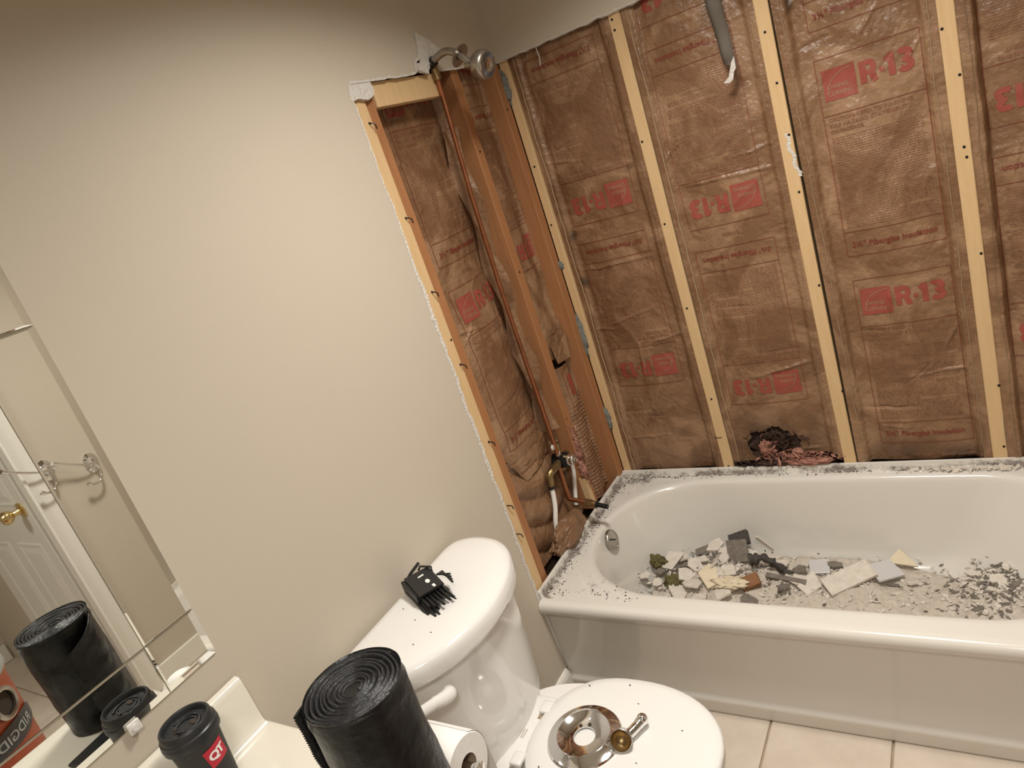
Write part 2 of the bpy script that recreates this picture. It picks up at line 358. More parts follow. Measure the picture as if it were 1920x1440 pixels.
for k in range(16):
    z=1.47-.008*k; x=.828+.016*k/16+.004*math.sin(k); w=.004+.003*abs(math.sin(k*1.7))
    bm.faces.new([bm.verts.new(p) for p in ((x-w,-.0006,z),(x+w*.6,-.0006,z),(x+w*.9,-.0006,z-.008),(x-w*.7,-.0006,z-.008))])
obj('plaster_smear',bm,'gypsum',S3,label='white plaster smear on the stud')
a1=stud('pale edge stud beside the toilet wall drywall, with bent nails',-.1,-.0127,-.742,-.697,.0,2.2,'pine','x',[(-.712,1.85),(-.707,1.597),(-.712,1.387),(-.706,1.24),(-.705,1.163),(-.707,.909)])
for z,y in ((1.85,-.714),(1.597,-.708),(1.387,-.714),(1.163,-.708),(.909,-.708),(.60,-.735),(.70,-.73)):
    bm=B(); tube(bm,[(-.0135,y,z),(-.003,y+.003,z-.002),(.001,y+.007,z-.007),(-.001,y+.010,z-.018)],.0018,6); obj('bent_nail',bm,'blackmetal',a1)
stud('reddish stud doubled onto the pale edge stud',-.1,-.019,-.6965,-.655,.0,2.2,'wood_bounce','x')
stud('reddish stud right of the copper pipe',-.1,-.0127,-.268,-.228,.385,2.2,'wood_bounce','x',[(-.25,1.7),(-.25,1.3)])
stud('reddish corner stud left of the pale corner stud',-.1,.002,-.045,-.0005,.0,1.944,'wood_bounce','x',[(-.03,1.8)])
t=thing('wall_blocking','short horizontal wooden blocking under the shower arm','lumber',(-.05,-.5,1.91))
bm=bx((-.05,-.6545,1.884),(-.0127,-.34,1.948),.0015); obj('block_body',bm,'pine',t)
for z,h,wd in ((1.869,.05,.017),(1.244,.015,.012),(.964,.072,.015),(.621,.045,.013)):
    bm=B(); bmesh.ops.create_icosphere(bm,subdivisions=4,radius=1)
    for v in bm.verts:
        p=v.co.copy(); d=1+.5*nz(p.x*2.2,p.y*2.2,p.z*4+z*9)+.25*nz(p.x*6,p.y*6,p.z*9)
        v.co=Vector((.004+p.x*wd*d,-.003+p.y*.007*d,z+p.z*h*d))
    obj('adhesive_blob',bm,'mastic',s1,True,label='grey dried adhesive on the stud')
# ------------------------------------------------------------------ insulation batts
def sstep(a,b,x):
    t=max(0,min(1,(x-a)/(b-a))); return t*t*(3-2*t)
class Batt:
    def __init__(s,root,O,U,V,N,w,h,seed,tab=.032,rec=.012,bulge=.008,amp=.006,creases=18,base=-.003,stain=None,depthf=None):
        s.root=root; s.O,s.U,s.V,s.N=map(Vector,(O,U,V,N)); s.w,s.h,s.seed=w,h,seed
        s.crump=.0045; s.tab,s.rec,s.bulge,s.amp,s.base,s.stain,s.depthf=tab,rec,bulge,amp,base,stain,depthf
        r=random.Random(seed); s.cr=[]
        for _ in range(creases):
            if r.random()<.55: a=r.uniform(-.22,.22); L=r.uniform(.08,.32)
            else: a=r.uniform(.6,2.4); L=r.uniform(.05,.22)
            cx,cy=r.uniform(0,w),r.uniform(0,h); s.cr.append((cx,cy,math.cos(a),math.sin(a),L/2,r.uniform(.0025,.005),r.choice((1,1,-.7))*r.uniform(.0025,.006)))
    def d(s,u,v):
        e=min(u,s.w-u); k=s.seed*7.3
        d=s.base
        tw=s.tab+.006*nz(v*6,k,1)
        d-=s.rec*sstep(tw-.004,tw+.012,e)
        d+=s.bulge*sstep(tw+.01,s.w*.45,e)
        q=sstep(.004,.05,e)
        d+=q*s.amp*(nz(u*7,v*4.5,k)+.6*nz(u*16+v*5,v*11,k+3)+.28*abs(nz(u*40,v*26,k+5)))-(1-q)*.001
        for cx,cy,ca,sa,L,wd,am in s.cr:
            a=(u-cx)*ca+(v-cy)*sa
            if abs(a)<L:
                b=-(u-cx)*sa+(v-cy)*ca+.006*nz(a*18,cx*9,cy)
                if abs(b)<.02: d+=q*am*math.exp(-(b/wd)**2)*(1-(a/L)**2)
        rg=lambda x,y,z:(1-min(1,2.2*abs(nz(x,y,z))))**3
        wx,wy=u+.03*nz(u*9,v*9,k+7),v+.03*nz(u*9,v*9,k+8)
        m_=.5+.9*nz(u*4,v*3,k+11)
        d+=q*s.crump*(max(0,m_)*rg(wx*5,wy*3.4,k+9)+.45*max(0,m_-.1)*rg(wx*13,wy*9,k+10)-.3)
        if s.depthf: d+=s.depthf(u,v)
        return d
    def P(s,u,v,off=0): return s.O+s.U*u+s.V*v+s.N*(s.d(u,v)+off)
    def sheet(s,nu=96,nv=None,keep=None,name='kraft_facing',m='kraft'):
        nv=nv or int(s.h/.0042); bm=B(); g=[]; lay=bm.verts.layers.float.new('stain')
        for j in range(nv+1):
            row=[]
            for i in range(nu+1):
                u,v=s.w*i/nu,s.h*j/nv; x=bm.verts.new(s.P(u,v)); x[lay]=s.stain(u,v) if s.stain else 0; row.append(x)
            g.append(row)
        for j in range(nv):
            for i in range(nu):
                u,v=s.w*(i+.5)/nu,s.h*(j+.5)/nv
                if keep is None or keep(u,v): bm.faces.new((g[j][i],g[j][i+1],g[j+1][i+1],g[j+1][i]))
        o=obj(name,bm,m,s.root,True,normals=False); return o
class Print:
    """printed marks: u,v in print space -> batt surface, optionally turned upside down"""
    def __init__(s,batt,u0,T,flip,clip=None,width=.25,sx=1.0):
        s.b,s.u0,s.T,s.flip,s.clip,s.width,s.sx=batt,u0,T,flip,clip,width,sx
        s.L={'red':B(),'faint':B(),'line':B()}
    def uv(s,x,y):           # x from left of the print column, y measured up from logo-box top (T)
        x*=s.sx
        if s.flip: return s.u0+s.width*s.sx-x,s.T-y
        return s.u0+x,s.T+y
    def add(s,layer,pts,off=.0015):
        q=[s.uv(*p) for p in pts]
        for u,v in q:
            if not(.004<u<s.b.w-.004 and .004<v<s.b.h-.002) or (s.clip and not s.clip(u,v)): return
        bm=s.L[layer]; f=[bm.verts.new(s.b.P(u,v,off)) for u,v in q]; bm.faces.new(f)
    def strip(s,layer,x0,y0,x1,y1,t,off=.0015):
        n=max(1,int(math.hypot(x1-x0,y1-y0)/.005)); dx,dy=x1-x0,y1-y0; l=math.hypot(dx,dy); nx,ny=-dy/l*t/2,dx/l*t/2
        for i in range(n):
            a,b=i/n,(i+1)/n
            s.add(layer,[(x0+dx*a-nx,y0+dy*a-ny),(x0+dx*b-nx,y0+dy*b-ny),(x0+dx*b+nx,y0+dy*b+ny),(x0+dx*a+nx,y0+dy*a+ny)],off)
    def text(s,layer,txt,x,y,size,bold=0,fit=None,off=.0016,split=True,slant=0):
        t=text_bm(txt,size,bold)
        if split:
            for _ in range(3):
                es=[e for e in t.edges if e.calc_length()>.007]
                if not es: break
                bmesh.ops.subdivide_edges(t,edges=es,cuts=1); bmesh.ops.triangulate(t,faces=t.faces)
        if t.verts:
            mx=max(v.co.x for v in t.verts); k=(fit/mx) if fit else 1
            for f in t.faces: s.add(layer,[(x+v.co.x*k,y+v.co.y) for v in f.verts],off)
        t.free()
    def block(s,full=True):
        W=.25; r=random.Random(int(s.T*1000)+s.b.seed)
        for y in (0,-.15,-.482,-.555): s.strip('line',0,y,W,y,.0017)
        s.strip('line',0,0,0,-.555,.0017); s.strip('line',W,0,W,-.555,.0017)
        n=14; x0,y0,q=.013,-.112,.082
        for i in range(n if full else 0):
            for j in range(n): s.add('red',[(x0+q*(i+a)/n,y0+q*(j+b)/n) for a,b in ((0,0),(1,0),(1,1),(0,1))],.0015)
        if full:
            gx,gy,h,k=x0+q+.010,y0+.019,.057,.0155
            def stroke(pts,k=k):
                P=[]
                for a,b in zip(pts,pts[1:]):
                    m=max(1,int(math.hypot(b[0]-a[0],b[1]-a[1])/.005)); P+=[(a[0]+(b[0]-a[0])*t/m,a[1]+(b[1]-a[1])*t/m) for t in range(m)]
                P.append(pts[-1]); E=[]
                for t,p in enumerate(P):
                    a,b=P[max(0,t-1)],P[min(len(P)-1,t+1)]; l=math.hypot(b[0]-a[0],b[1]-a[1]); nx,ny=-(b[1]-a[1])/l*k/2,(b[0]-a[0])/l*k/2
                    E.append(((gx+p[0]+nx,gy+p[1]+ny),(gx+p[0],gy+p[1]),(gx+p[0]-nx,gy+p[1]-ny)))
                for a,b in zip(E,E[1:]):
                    s.add('red',[a[0],a[1],b[1],b[0]]); s.add('red',[a[1],a[2],b[2],b[1]])
            arc=lambda cx_,cy_,rx_,ry_,a0,a1,n=10:[(cx_+rx_*math.cos(R_(a0+(a1-a0)*t/n)),cy_+ry_*math.sin(R_(a0+(a1-a0)*t/n))) for t in range(n+1)]
            stroke([(.0078,0),(.0078,h)]); stroke([(.014,h-.0065),(.026,h-.0065)],.013); stroke([(.014,.0265),(.026,.0265)],.0115)
            stroke(arc(.0255,.0385,.0085,.0120,95,-95),.0135); stroke([(.0265,.026),(.0355,0)],.0150)
            stroke([(.046,.022),(.058,.022)],.0105)
            stroke([(.0755,0),(.0755,h)],.0155); stroke([(.062,h-.0155),(.074,h-.006)],.0115)
            stroke(arc(.106,.0425,.0125,.0095,150,-90)); stroke(arc(.106,.0165,.0135,.0105,90,-150))
            s.add('red',[(gx+.100-0,gy+.024),(gx+.112,gy+.024),(gx+.112,gy+.035),(gx+.100,gy+.035)])
        s.text('faint','CAUTION: REFER TO WARNING',.012,-.167,.0135,.0004,.205,split=False)
        s.text('faint','FIRE HAZARD STATEMENT',.012,-.183,.0135,.0004,.190,split=False)
        s.text('faint','ON PACKAGE.',.012,-.199,.0135,.0004,.085,split=False)
        s.text('line','3½" Fiberglas Insulation',.016,-.529,.0225,.0006,.215,split=False)
        s.text('faint','R-Value',.095,-.600,.015,.0002,.055,split=False)
        y=-.214
        while y>-.474:
            x=.012; end=W-.012 if r.random()<.85 else r.uniform(.08,.2)
            while x<end-.01:
                L=r.uniform(.004,.016); 
                s.add('faint',[(x,y),(min(x+L,end),y),(min(x+L,end),y+.0024),(x,y+.0024)],.0012); x+=L+.0026
            y-=.0067
    def logo_lettering(s):
        bm=B(); s.L2=bm; keep=s.L; s.L=dict(keep); s.L['k']=bm
        x0,y0=.013,-.112
        s.text('k','OWENS',x0+.010,y0+.030,.016,.0003,.052,.0024,False); s.text('k','CORNING',x0+.010,y0+.012,.016,.0003,.062,.0024,False)
        pts=[(x0+.008,y0+.018),(x0+.02,y0+.05),(x0+.045,y0+.068),(x0+.074,y0+.076)]
        sp=spline([(a,b,0) for a,b in pts],6)
        for a,b in zip(sp,sp[1:]): s.strip('k',a.x,a.y,b.x,b.y,.0022,.0024)
        s.L=keep
    def done(s,letter=True):
        out=[]
        for k,nm,m in (('red','logo_print','redprint'),('faint','warning_print','faintprint'),('line','frame_line_print','lineprint')):
            if s.L[k].faces: obj(nm,s.L[k],m,s.b.root,normals=False,kind=None if k=='red' and s.b.seed!=24 else 'stuff')
        if letter and getattr(s,'L2',None) and s.L2.faces: obj('logo_lettering',s.L2,'kraftprint',s.b.root,normals=False)
def batt_back(label,x0,x1,u_print,Ts,flip,seed,z0=.385,z1=2.0,stain=None,keep=None,depthf=None,amp=.006,tabfold=True,rec=.012):
    t=thing('insulation_batt',label,'insulation',((x0+x1)/2,.02,z0),'kraft-faced insulation batts')
    b=Batt(t,(x0,0,z0),(1,0,0),(0,0,1),(0,-1,0),x1-x0,z1-z0,seed,stain=stain,depthf=depthf,amp=amp,rec=rec)
    b.sheet(keep=keep)
    for T in Ts:
        p=Print(b,u_print-x0,T-z0,flip,keep); p.block(); p.logo_lettering(); p.done()
    # stapled paper tabs along both studs
    for side in (0,1):
        bm=B(); n=150; prev=None
        for i in range(n+1):
            v=b.h*i/n; uw=.020+.007*nz(v*5,seed,side)+.003*nz(v*25,seed,2)
            if keep and not keep(uw,v) : prev=None; continue
            ua,ub=(.001,uw) if side==0 else (b.w-.001,b.w-uw)
            row=[bm.verts.new(b.P(ua,v,.0015)),bm.verts.new(b.P((ua+ub)/2,v,.0022+.001*nz(v*30,seed,1))),bm.verts.new(b.P(ub,v,.003+.002*nz(v*14,seed,4)))]
            if prev:
                for k in range(2): bm.faces.new((prev[k],prev[k+1],row[k+1],row[k]))
            prev=row
        obj('stapled_tab',bm,'kraft',t,True,normals=False)
        bm=B(); prev=None
        for i in range(n+1):
            v=b.h*i/n; uw=.020+.007*nz(v*5,seed,side)+.003*nz(v*25,seed,2); ua,ub=(uw-.0004,uw+.0014) if side==0 else (b.w-uw+.0004,b.w-uw-.0014)
            if keep and not keep(ua,v): prev=None; continue
            row=[bm.verts.new(b.P(ua,v,.0050+.002*nz(v*14,seed,4))),bm.verts.new(b.P(ub,v,.0022+.002*nz(v*14,seed,4)))]
            if prev: bm.faces.new((prev[0],prev[1],row[1],row[0]))
            prev=row
        obj('tab_edge',bm,'kraftedge',t,True,normals=False)
    return t,b
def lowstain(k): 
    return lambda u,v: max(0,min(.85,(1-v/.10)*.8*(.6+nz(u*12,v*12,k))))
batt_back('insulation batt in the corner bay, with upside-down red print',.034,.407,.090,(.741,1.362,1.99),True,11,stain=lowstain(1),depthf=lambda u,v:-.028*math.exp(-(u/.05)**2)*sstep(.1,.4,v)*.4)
HX,HZ=.615,.44
def hole(u,v):
    x,z=u+.445,v+.385
    q=((x-.60)/.085)**2+((z-.455)/.075)**2
    q2=((x-.70)/.13)**2+((z-.40)/.028)**2; q3=((x-.52)/.10)**2+((z-.392)/.014)**2
    n=.45*nz(x*26,z*26,5)+.25*nz(x*60,z*60,2)
    return min(q,q2,q3)+n
def stain2(u,v):
    h=hole(u,v); r=math.hypot((u+.445-.60)/.22,(v+.385-.43)/.16)
    return max(0,min(.92,max(1.15-r+.35*nz(u*14,v*14,6),(1.6-h)*.9)*.8))
t2,b2=batt_back('insulation batt with a sooty torn hole above the tub',.445,.8134,.487,(.627,1.255,1.876),True,12,stain=stain2,keep=lambda u,v:hole(u,v)>1)
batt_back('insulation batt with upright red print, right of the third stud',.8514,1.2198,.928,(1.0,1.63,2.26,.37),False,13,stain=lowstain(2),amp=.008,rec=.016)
batt_back('insulation batt cut off by the right frame edge',1.2578,1.53,1.299,(.705,1.335,1.965),True,14,depthf=lambda u,v:.02*sstep(.5,.2,v)*math.sin(u*14)+.018*nz(u*8,v*6,3)*sstep(.75,.4,v),rec=.03,amp=.01)
# fibres in the hole
def fibers(bm,cx,cy,cz,rx,ry,rz,n,seed,L=.03):
    r=random.Random(seed)
    for _ in range(n):
        p=Vector((cx+r.gauss(0,rx),cy+r.uniform(-ry,ry),cz+r.gauss(0,rz))); d=Vector((r.uniform(-1,1),r.uniform(-.6,.3),r.uniform(-.7,.7))).normalized()*r.uniform(.3,1)*L; s=Vector((r.uniform(-1,1),r.uniform(-1,1),r.uniform(-1,1))).normalized()*.004*r.uniform(.4,1.5)
        a=[bm.verts.new(q) for q in (p-d-s*.4,p-d+s*.4,p+s,p+d+s*.3,p+d-s*.3,p-s)]
        bm.faces.new(a)
def lump(name,c,r,m,parent,seed,sub=4,f=3,am=.4,label=None,kind=None,fine=.15):
    bm=B(); bmesh.ops.create_icosphere(bm,subdivisions=sub,radius=1)
    for v in bm.verts:
        p=v.co.copy(); d=1+am*nz(p.x*f+seed,p.y*f,p.z*f)+fine*nz(p.x*f*4,p.y*f*4+seed,p.z*f*4)
        v.co=Vector((c[0]+p.x*r[0]*d,c[1]+p.y*r[1]*d,c[2]+p.z*r[2]*d))
    return obj(name,bm,m,parent,True,label=label,kind=kind)
lump('sooty_cavity_fill',(.62,.045,.44),(.16,.03,.085),'darkfiber',t2,3,5,3,.5,label='sooty fibreglass inside the torn hole')
lump('fibreglass_tuft',(.565,.010,.452),(.018,.012,.030),'fiber',t2,5,4,3,.6,label='pink fibreglass tuft'); lump('fibreglass_tuft',(.672,.004,.425),(.022,.016,.022),'fiber',t2,8,4,3,.6)
lump('fibreglass_tuft',(.700,-.004,.402),(.075,.016,.012),'fiber',t2,9,4,3,.5); lump('fibreglass_tuft',(.58,-.002,.398),(.06,.012,.010),'darkfiber',t2,10,4,3,.5)
bm=B(); fibers(bm,.66,-.002,.415,.06,.014,.015,200,4,.02); fibers(bm,.575,.008,.455,.012,.01,.025,70,5,.018); obj('loose_fibres',bm,'fiber',t2,kind='stuff')
bm=B(); fibers(bm,.60,.012,.49,.05,.012,.018,120,6,.018); fibers(bm,.56,-.002,.398,.07,.01,.006,120,7,.02); obj('loose_fibres',bm,'darkfiber',t2,kind='stuff')
# toilet-wall bays -------------------------------------------------
tA=thing('insulation_batt','insulation batt behind the copper pipe, torn off diagonally low down','insulation',(-.06,-.46,.4),'kraft-faced insulation batts')
def keepA(u,v):
    y,z=-.655+u,.66+v
    cut=.665+.0+(.24*(max(0,-.53-y)/.12)+.02*0) if y<-.53 else .665+.03*(y+.53)
    return z>cut+.004*nz(y*60,z*60,1) and (y+z*.0)<-.27
def dA(u,v):
    return -.020*sstep(.9,.0,0)+.022*sstep(.75,.45,v)*math.sin(PI*min(1,u/.36))+.012*sstep(.32,.22,v)*nz(u*10,v*9,8)
bA=Batt(tA,(-.040,-.655,.66),(0,1,0),(0,0,1),(1,0,0),.387,1.30,21,tab=.018,rec=.030,bulge=.014,amp=.008,creases=16,depthf=dA)
bA.sheet(nu=96,keep=keepA)
for T in (.70,1.345,1.975):
    p=Print(bA,.100,T-.66,False,keepA); p.block(T>1)
    if T>1: p.logo_lettering()
    p.done(T>1)
bm=B()                                           # wavy paper tab edge hanging beside the copper pipe
n=220; prev=None
for i in range(n+1):
    z=.74+1.05*i/n; wv=.030+.022*abs(math.sin(z*9.5+.6))*(.6+.5*nz(z*4,1,1))
    y0=-.338+.004*nz(z*6,3,0); row=[bm.verts.new((-.075+.0*k+.040*(k/5)**1.5+.012*math.sin(z*22+k),y0+wv*k/5,z)) for k in range(6)]
    if prev:
        for k in range(5): bm.faces.new((prev[k],prev[k+1],row[k+1],row[k]))
    prev=row
obj('paper_tab',bm,'kraft',tA,True,normals=False,label='wavy loose kraft edge beside the pipe')
tL=thing('insulation_batt','rippled brown paper insulation below the shower valve','insulation',(-.07,-.46,0),'kraft-faced insulation batts')
bL=Batt(tL,(-.070,-.655,.36),(0,1,0),(0,0,1),(1,0,0),.387,.40,22,tab=.01,rec=.02,bulge=.028,amp=.010,creases=6,depthf=lambda u,v:.016*abs(math.sin(v*30+1.6*math.sin(u*9)+u*9))-.006)
bL.sheet(nu=80)
tB=thing('insulation_batt','torn insulation batt with crosswise ripples in the corner bay','insulation',(-.07,-.14,.4),'kraft-faced insulation batts')
tear=lambda u: .94+.03*nz(u*22,1,1)-.10*u
bU=Batt(tB,(-.046,-.2275,.80),(0,1,0),(0,0,1),(1,0,0),.182,1.16,23,tab=.006,rec=.008,bulge=.012,amp=.010,creases=12,depthf=lambda u,v:.014*nz(u*20,v*13,2)*sstep(.6,.3,v))
kU=lambda u,v:.80+v>tear(u)+.01 
bU.sheet(nu=52,keep=kU)
for T in (1.28,1.905):
    p=Print(bU,-.045,T-.80,True,kU,sx=1.0); p.block(); p.logo_lettering(); p.done()
bR=Batt(tB,(-.050,-.2275,.37),(0,1,0),(0,0,1),(1,0,0),.182,.545,24,tab=.004,rec=.008,bulge=.034,amp=.004,creases=0,depthf=lambda u,v:.0015*math.sin(v*430+1.6*math.sin(u*11+v*7))*(.75+.6*nz(v*14,u*5,2))*sstep(.42,.36,v))
kR=lambda u,v:.37+v<.925-.06*u+.012*nz(u*40,3,1)
bR.sheet(nu=40,nv=380,keep=kR,name='rippled_facing')
p=Print(bR,.066,.905-.37,False,kR); p.block(); p.done(False)
bm=B(); prism(bm,[(-.030,-.170,.93),(-.020,-.09,.925),(-.026,-.055,.985),(-.022,-.075,1.01),(-.034,-.13,.985),(-.036,-.175,1.005)],(1,0,0),.0012); obj('torn_flap',bm,'kraft',tB)
lump('brown_bag_lump',(-.025,-.455,.405),(.035,.115,.060),'kraft',tL,2,5,1.6,.25,label='brown paper bulge beside the tub rim')
lump('fibreglass_tuft',(-.016,-.250,.625),(.012,.016,.075),'fiber',tB,4,4,3,.6,label='pink fibreglass over the cut stud'); lump('fibreglass_tuft',(-.010,-.262,.545),(.012,.014,.035),'fiber',tB,6,4,3,.6)
bm=B(); fibers(bm,-.008,-.25,.60,.006,.02,.06,160,9,.016); obj('loose_fibres',bm,'fiber',tB,kind='stuff')
for k,(y,z,s) in enumerate(((-.36,.70,.016),(-.345,.665,.014))):
    lump('paper_scrap',(-.012-.02*(k<2),y,z),(.006,s,s*.7),'gypsum',tA,k+2,3,3,.7)
# hanging torn paint strip
t=thing('torn_paint_strip','dark grey torn paint strip hanging from the drywall edge','debris',(.72,-.02,1.95))
bm=B(); L=[(.686,1.952),(.695,1.87),(.702,1.80),(.709,1.73),(.712,1.70)]; Rr=[(.733,1.952),(.735,1.87),(.738,1.80),(.742,1.73),(.743,1.685)]
prev=None
for i,(a,b) in enumerate(zip(spline([(x,0,z) for x,z in L],6),spline([(x,0,z) for x,z in Rr],6))):
    y=-.018-.016*(i/24)+.004*math.sin(i*.6); row=[bm.verts.new((a.x+(b.x-a.x)*k/4,y-.006*math.sin(PI*k/4)+(.004 if k==3 else 0),a.z+(b.z-a.z)*k/4)) for k in range(5)]
    if prev:
        for k in range(4): bm.faces.new((prev[k],prev[k+1],row[k+1],row[k]))
    prev=row
o=obj('strip',bm,'oldpaint',t,True,normals=False); md=o.modifiers.new('solid','SOLIDIFY'); md.thickness=.0015
bm=B(); prism(bm,[(.700,-.036,1.655),(.715,-.038,1.66),(.726,-.037,1.672),(.731,-.036,1.70),(.742,-.036,1.715),(.738,-.036,1.692),(.741,-.036,1.683),(.734,-.037,1.675),(.728,-.038,1.656),(.716,-.038,1.650)],(0,1,0),.002); obj('torn_paper_end',bm,'gypsum',t)
bm=B(); tube(bm,spline([(.158,-.016,1.952),(.163,-.022,1.93),(.166,-.026,1.91),(.160,-.024,1.885)],5),.0016,6); tag(obj('paper_shred',bm,'gypsum'),'thin white paper shred hanging from the drywall edge in the corner bay','debris')
# ------------------------------------------------------------------ plumbing
cp=thing('copper_pipe','tall copper shower riser pipe in the open wall','pipe',(-.028,-.36,.66))
bm=B(); tube(bm,[(-.028,-.36,.67),(-.028,-.361,.9),(-.028,-.363,1.3),(-.022,-.36,1.6),(-.006,-.362,1.86),(-.002,-.363,1.93)],.0074,16); obj('pipe',bm,'copper',cp,True,60)
bm=B(); tube(bm,spline([(-.002,-.363,1.925),(-.002,-.364,1.95),(-.001,-.367,1.964),(.004,-.370,1.970)],5),.0125,14); obj('elbow',bm,'brass',cp,True,60)
bm=B(); tube(bm,[(-.044,-.335,.66),(-.040,-.338,.80),(-.036,-.342,.95)],.006,12); obj('side_pipe',bm,'copper',cp,True,60)
t=thing('showerhead','chrome shower head on a bent arm high in the opening','shower head',(.09,-.38,1.95))
arm=spline([(-.012,-.372,1.968),(.02,-.374,1.978),(.06,-.376,1.984),(.09,-.378,1.972),(.112,-.380,1.952),(.135,-.382,1.925)],6)
bm=B(); tube(bm,arm,.0105,14); obj('shower_arm',bm,'spraychrome',t,True,60)
bm=B(); tube(bm,[(-.004,-.372,1.969),(.004,-.373,1.972)],.016,14); tube(bm,[(.010,-.373,1.974),(.014,-.3735,1.9755)],.0145,14); obj('collar',bm,'blackmetal',t)
ax=Vector((.62,-.02,-.60)).normalized()
bm=B(); lathe(bm,[(.0125,-.002),(.020,.0),(.030,.003),(.0335,.007),(.0335,.009),(.026,.008),(.0125,.006)],Vector((.100,-.379,1.963)),ax,28,False,False); obj('escutcheon',bm,'spraychrome',t,True,40)
hx=Vector((.90,-.10,-.30)).normalized(); h0=Vector((.128,-.381,1.925))
bm=B(); lathe(bm,[(.011,-.012),(.013,.0),(.013,.012),(.022,.018),(.034,.026),(.040,.036),(.0405,.052),(.038,.060),(.034,.0625)],h0,hx,32); obj('head_shell',bm,'spraychrome',t,True,50)
bm=B(); lathe(bm,[(.034,.0625),(.0335,.065),(.015,.066),(.013,.064),(.001,.064)],h0,hx,32,False); obj('spray_face',bm,'dullchrome',t,True,50)
s_,u_=frame(hx)
for k in range(30):
    a=2*PI*k/30; c=h0+hx*.065+(s_*math.cos(a)+u_*math.sin(a))*.026
    bm=B(); d=(s_*math.cos(a)+u_*math.sin(a)); tube(bm,[c-d*.006+hx*.001,c+d*.006+hx*.001],.0013,6); obj('spray_nozzle',bm,'darkgrey',t)
# valve
t=thing('shower_valve','grimy brass shower valve with a chrome stem above the tub corner','valve',(-.03,-.335,.63))
bm=B(); lathe(bm,[(.018,-.06),(.026,-.055),(.029,-.02),(.028,-.008),(.024,-.004),(.024,.0)],(-.008,-.335,.632),(1,0,0),24); obj('valve_body',bm,'blackmetal',t,True,40)
bm=B(); tube(bm,[(-.036,-.42,.634),(-.036,-.335,.634),(-.036,-.29,.634)],.014,14); tube(bm,[(-.036,-.345,.60),(-.036,-.335,.70)],.0125,14); obj('valve_port',bm,'brass',t,True,60)
bm=B(); lathe(bm,[(.021,-.004),(.021,.002),(.0185,.004),(.0185,.018),(.016,.021),(.006,.0215),(.005,.030),(.003,.031)],(-.006,-.333,.632),(1,0,0),24); obj('chrome_stem',bm,'chrome',t,True,40,label='chrome valve stem')
for y,z in ((-.352,.652),(-.315,.612)):
    bm=B(); tube(bm,[(-.012,y,z),(-.002,y,z)],.005,8); obj('bolt',bm,'dullchrome',t)
bm=B(); tube(bm,spline([(-.036,-.415,.634),(-.040,-.428,.628),(-.042,-.434,.612),(-.043,-.436,.590)],5),.0135,14); obj('elbow',bm,'brass',t,True,60)
bm=B(); tube(bm,[(-.043,-.4365,.592),(-.043,-.437,.578)],.0125,14); obj('crimp_ring',bm,'black',t)
t=thing('supply_pipe','white plastic supply pipe curving down left of the valve','pipe',(-.045,-.45,.4))
bm=B(); tube(bm,spline([(-.043,-.4365,.585),(-.043,-.443,.55),(-.044,-.455,.51),(-.05,-.474,.46),(-.055,-.482,.40)],6),.0085,14); obj('pipe',bm,'pex',t,True,60)
t=thing('supply_pipe','white plastic supply pipe straight below the valve stem','pipe',(-.045,-.3,.4))
bm=B(); tube(bm,spline([(-.04,-.275,.605),(-.045,-.270,.55),(-.050,-.285,.50),(-.055,-.310,.43)],6),.0075,14); obj('pipe',bm,'pex',t,True,60)
t=thing('tub_spout_pipe','stubbed brass tub spout pipe with a black tip over the rim','pipe',(.03,-.36,.46))
bm=B(); tube(bm,[(-.045,-.36,.488),(.030,-.36,.470)],.0085,14); tube(bm,[(-.040,-.36,.62),(-.042,-.36,.49)],.0085,14); obj('pipe',bm,'copper',t,True,60)
bm=B(); tube(bm,[(.020,-.36,.4725),(.046,-.36,.4665)],.0135,6); tube(bm,[(.046,-.36,.4665),(.060,-.36,.463)],.011,14); obj('brass_nut',bm,'brass',t)
bm=B(); tube(bm,[(.060,-.36,.463),(.064,-.36,.462)],.014,14); tube(bm,[(.064,-.36,.462),(.103,-.36,.4525)],.0085,14); obj('black_tip',bm,'blackmetal',t,True,60)
t=thing('wood_strut','short pale wood strut between the stud and tub rim','lumber',(-.02,-.25,.39))
bm=B(); loft(bm,[[(x,y,z) for x,y in ((-.035,yc-.014),(-.0115,yc-.014),(-.0115,yc+.010),(-.035,yc+.010))] for yc,z in ((-.254,.392),(-.258,.515))]); obj('strut_body',bm,'pine',t)
# ------------------------------------------------------------------ bathtub
tub=thing('bathtub','off-white built-in bathtub strewn with demolition rubble','bathtub',(.76,-.39,0))
TX0,TX1,TY0,TY1,ZD=.0,1.524,-.752,-.012,.366
cx,cy=.76,-.372
def opening(th,ax,ay,ex):       # stadium with elliptical ends
    c,s=math.cos(th),math.sin(th)
    return (cx+(ex if c>0 else -ex)*(min(1,abs(c)*6)) + (ax-ex)*math.copysign(abs(c)**.92,c), cy+ay*math.copysign(abs(s)**.92,s))
NA=300; ths=[2*PI*i/NA for i in range(NA)]
def outer(th):
    x,y=opening(th,.705,.318,.36); dx,dy=x-cx,y-cy; 
    t=min(((TX1-cx if dx>0 else cx-TX0)/abs(dx)) if abs(dx)>1e-6 else 9,((TY1-cy if dy>0 else cy-TY0)/abs(dy)) if abs(dy)>1e-6 else 9)
    return cx+dx*t,cy+dy*t
O=[outer(t) for t in ths]
for c in ((TX0,TY0),(TX0,TY1),(TX1,TY0),(TX1,TY1)):
    i=min(range(NA),key=lambda k:(O[k][0]-c[0])**2+(O[k][1]-c[1])**2); O[i]=c
rings=[[(x,y,ZD) for x,y in O]]
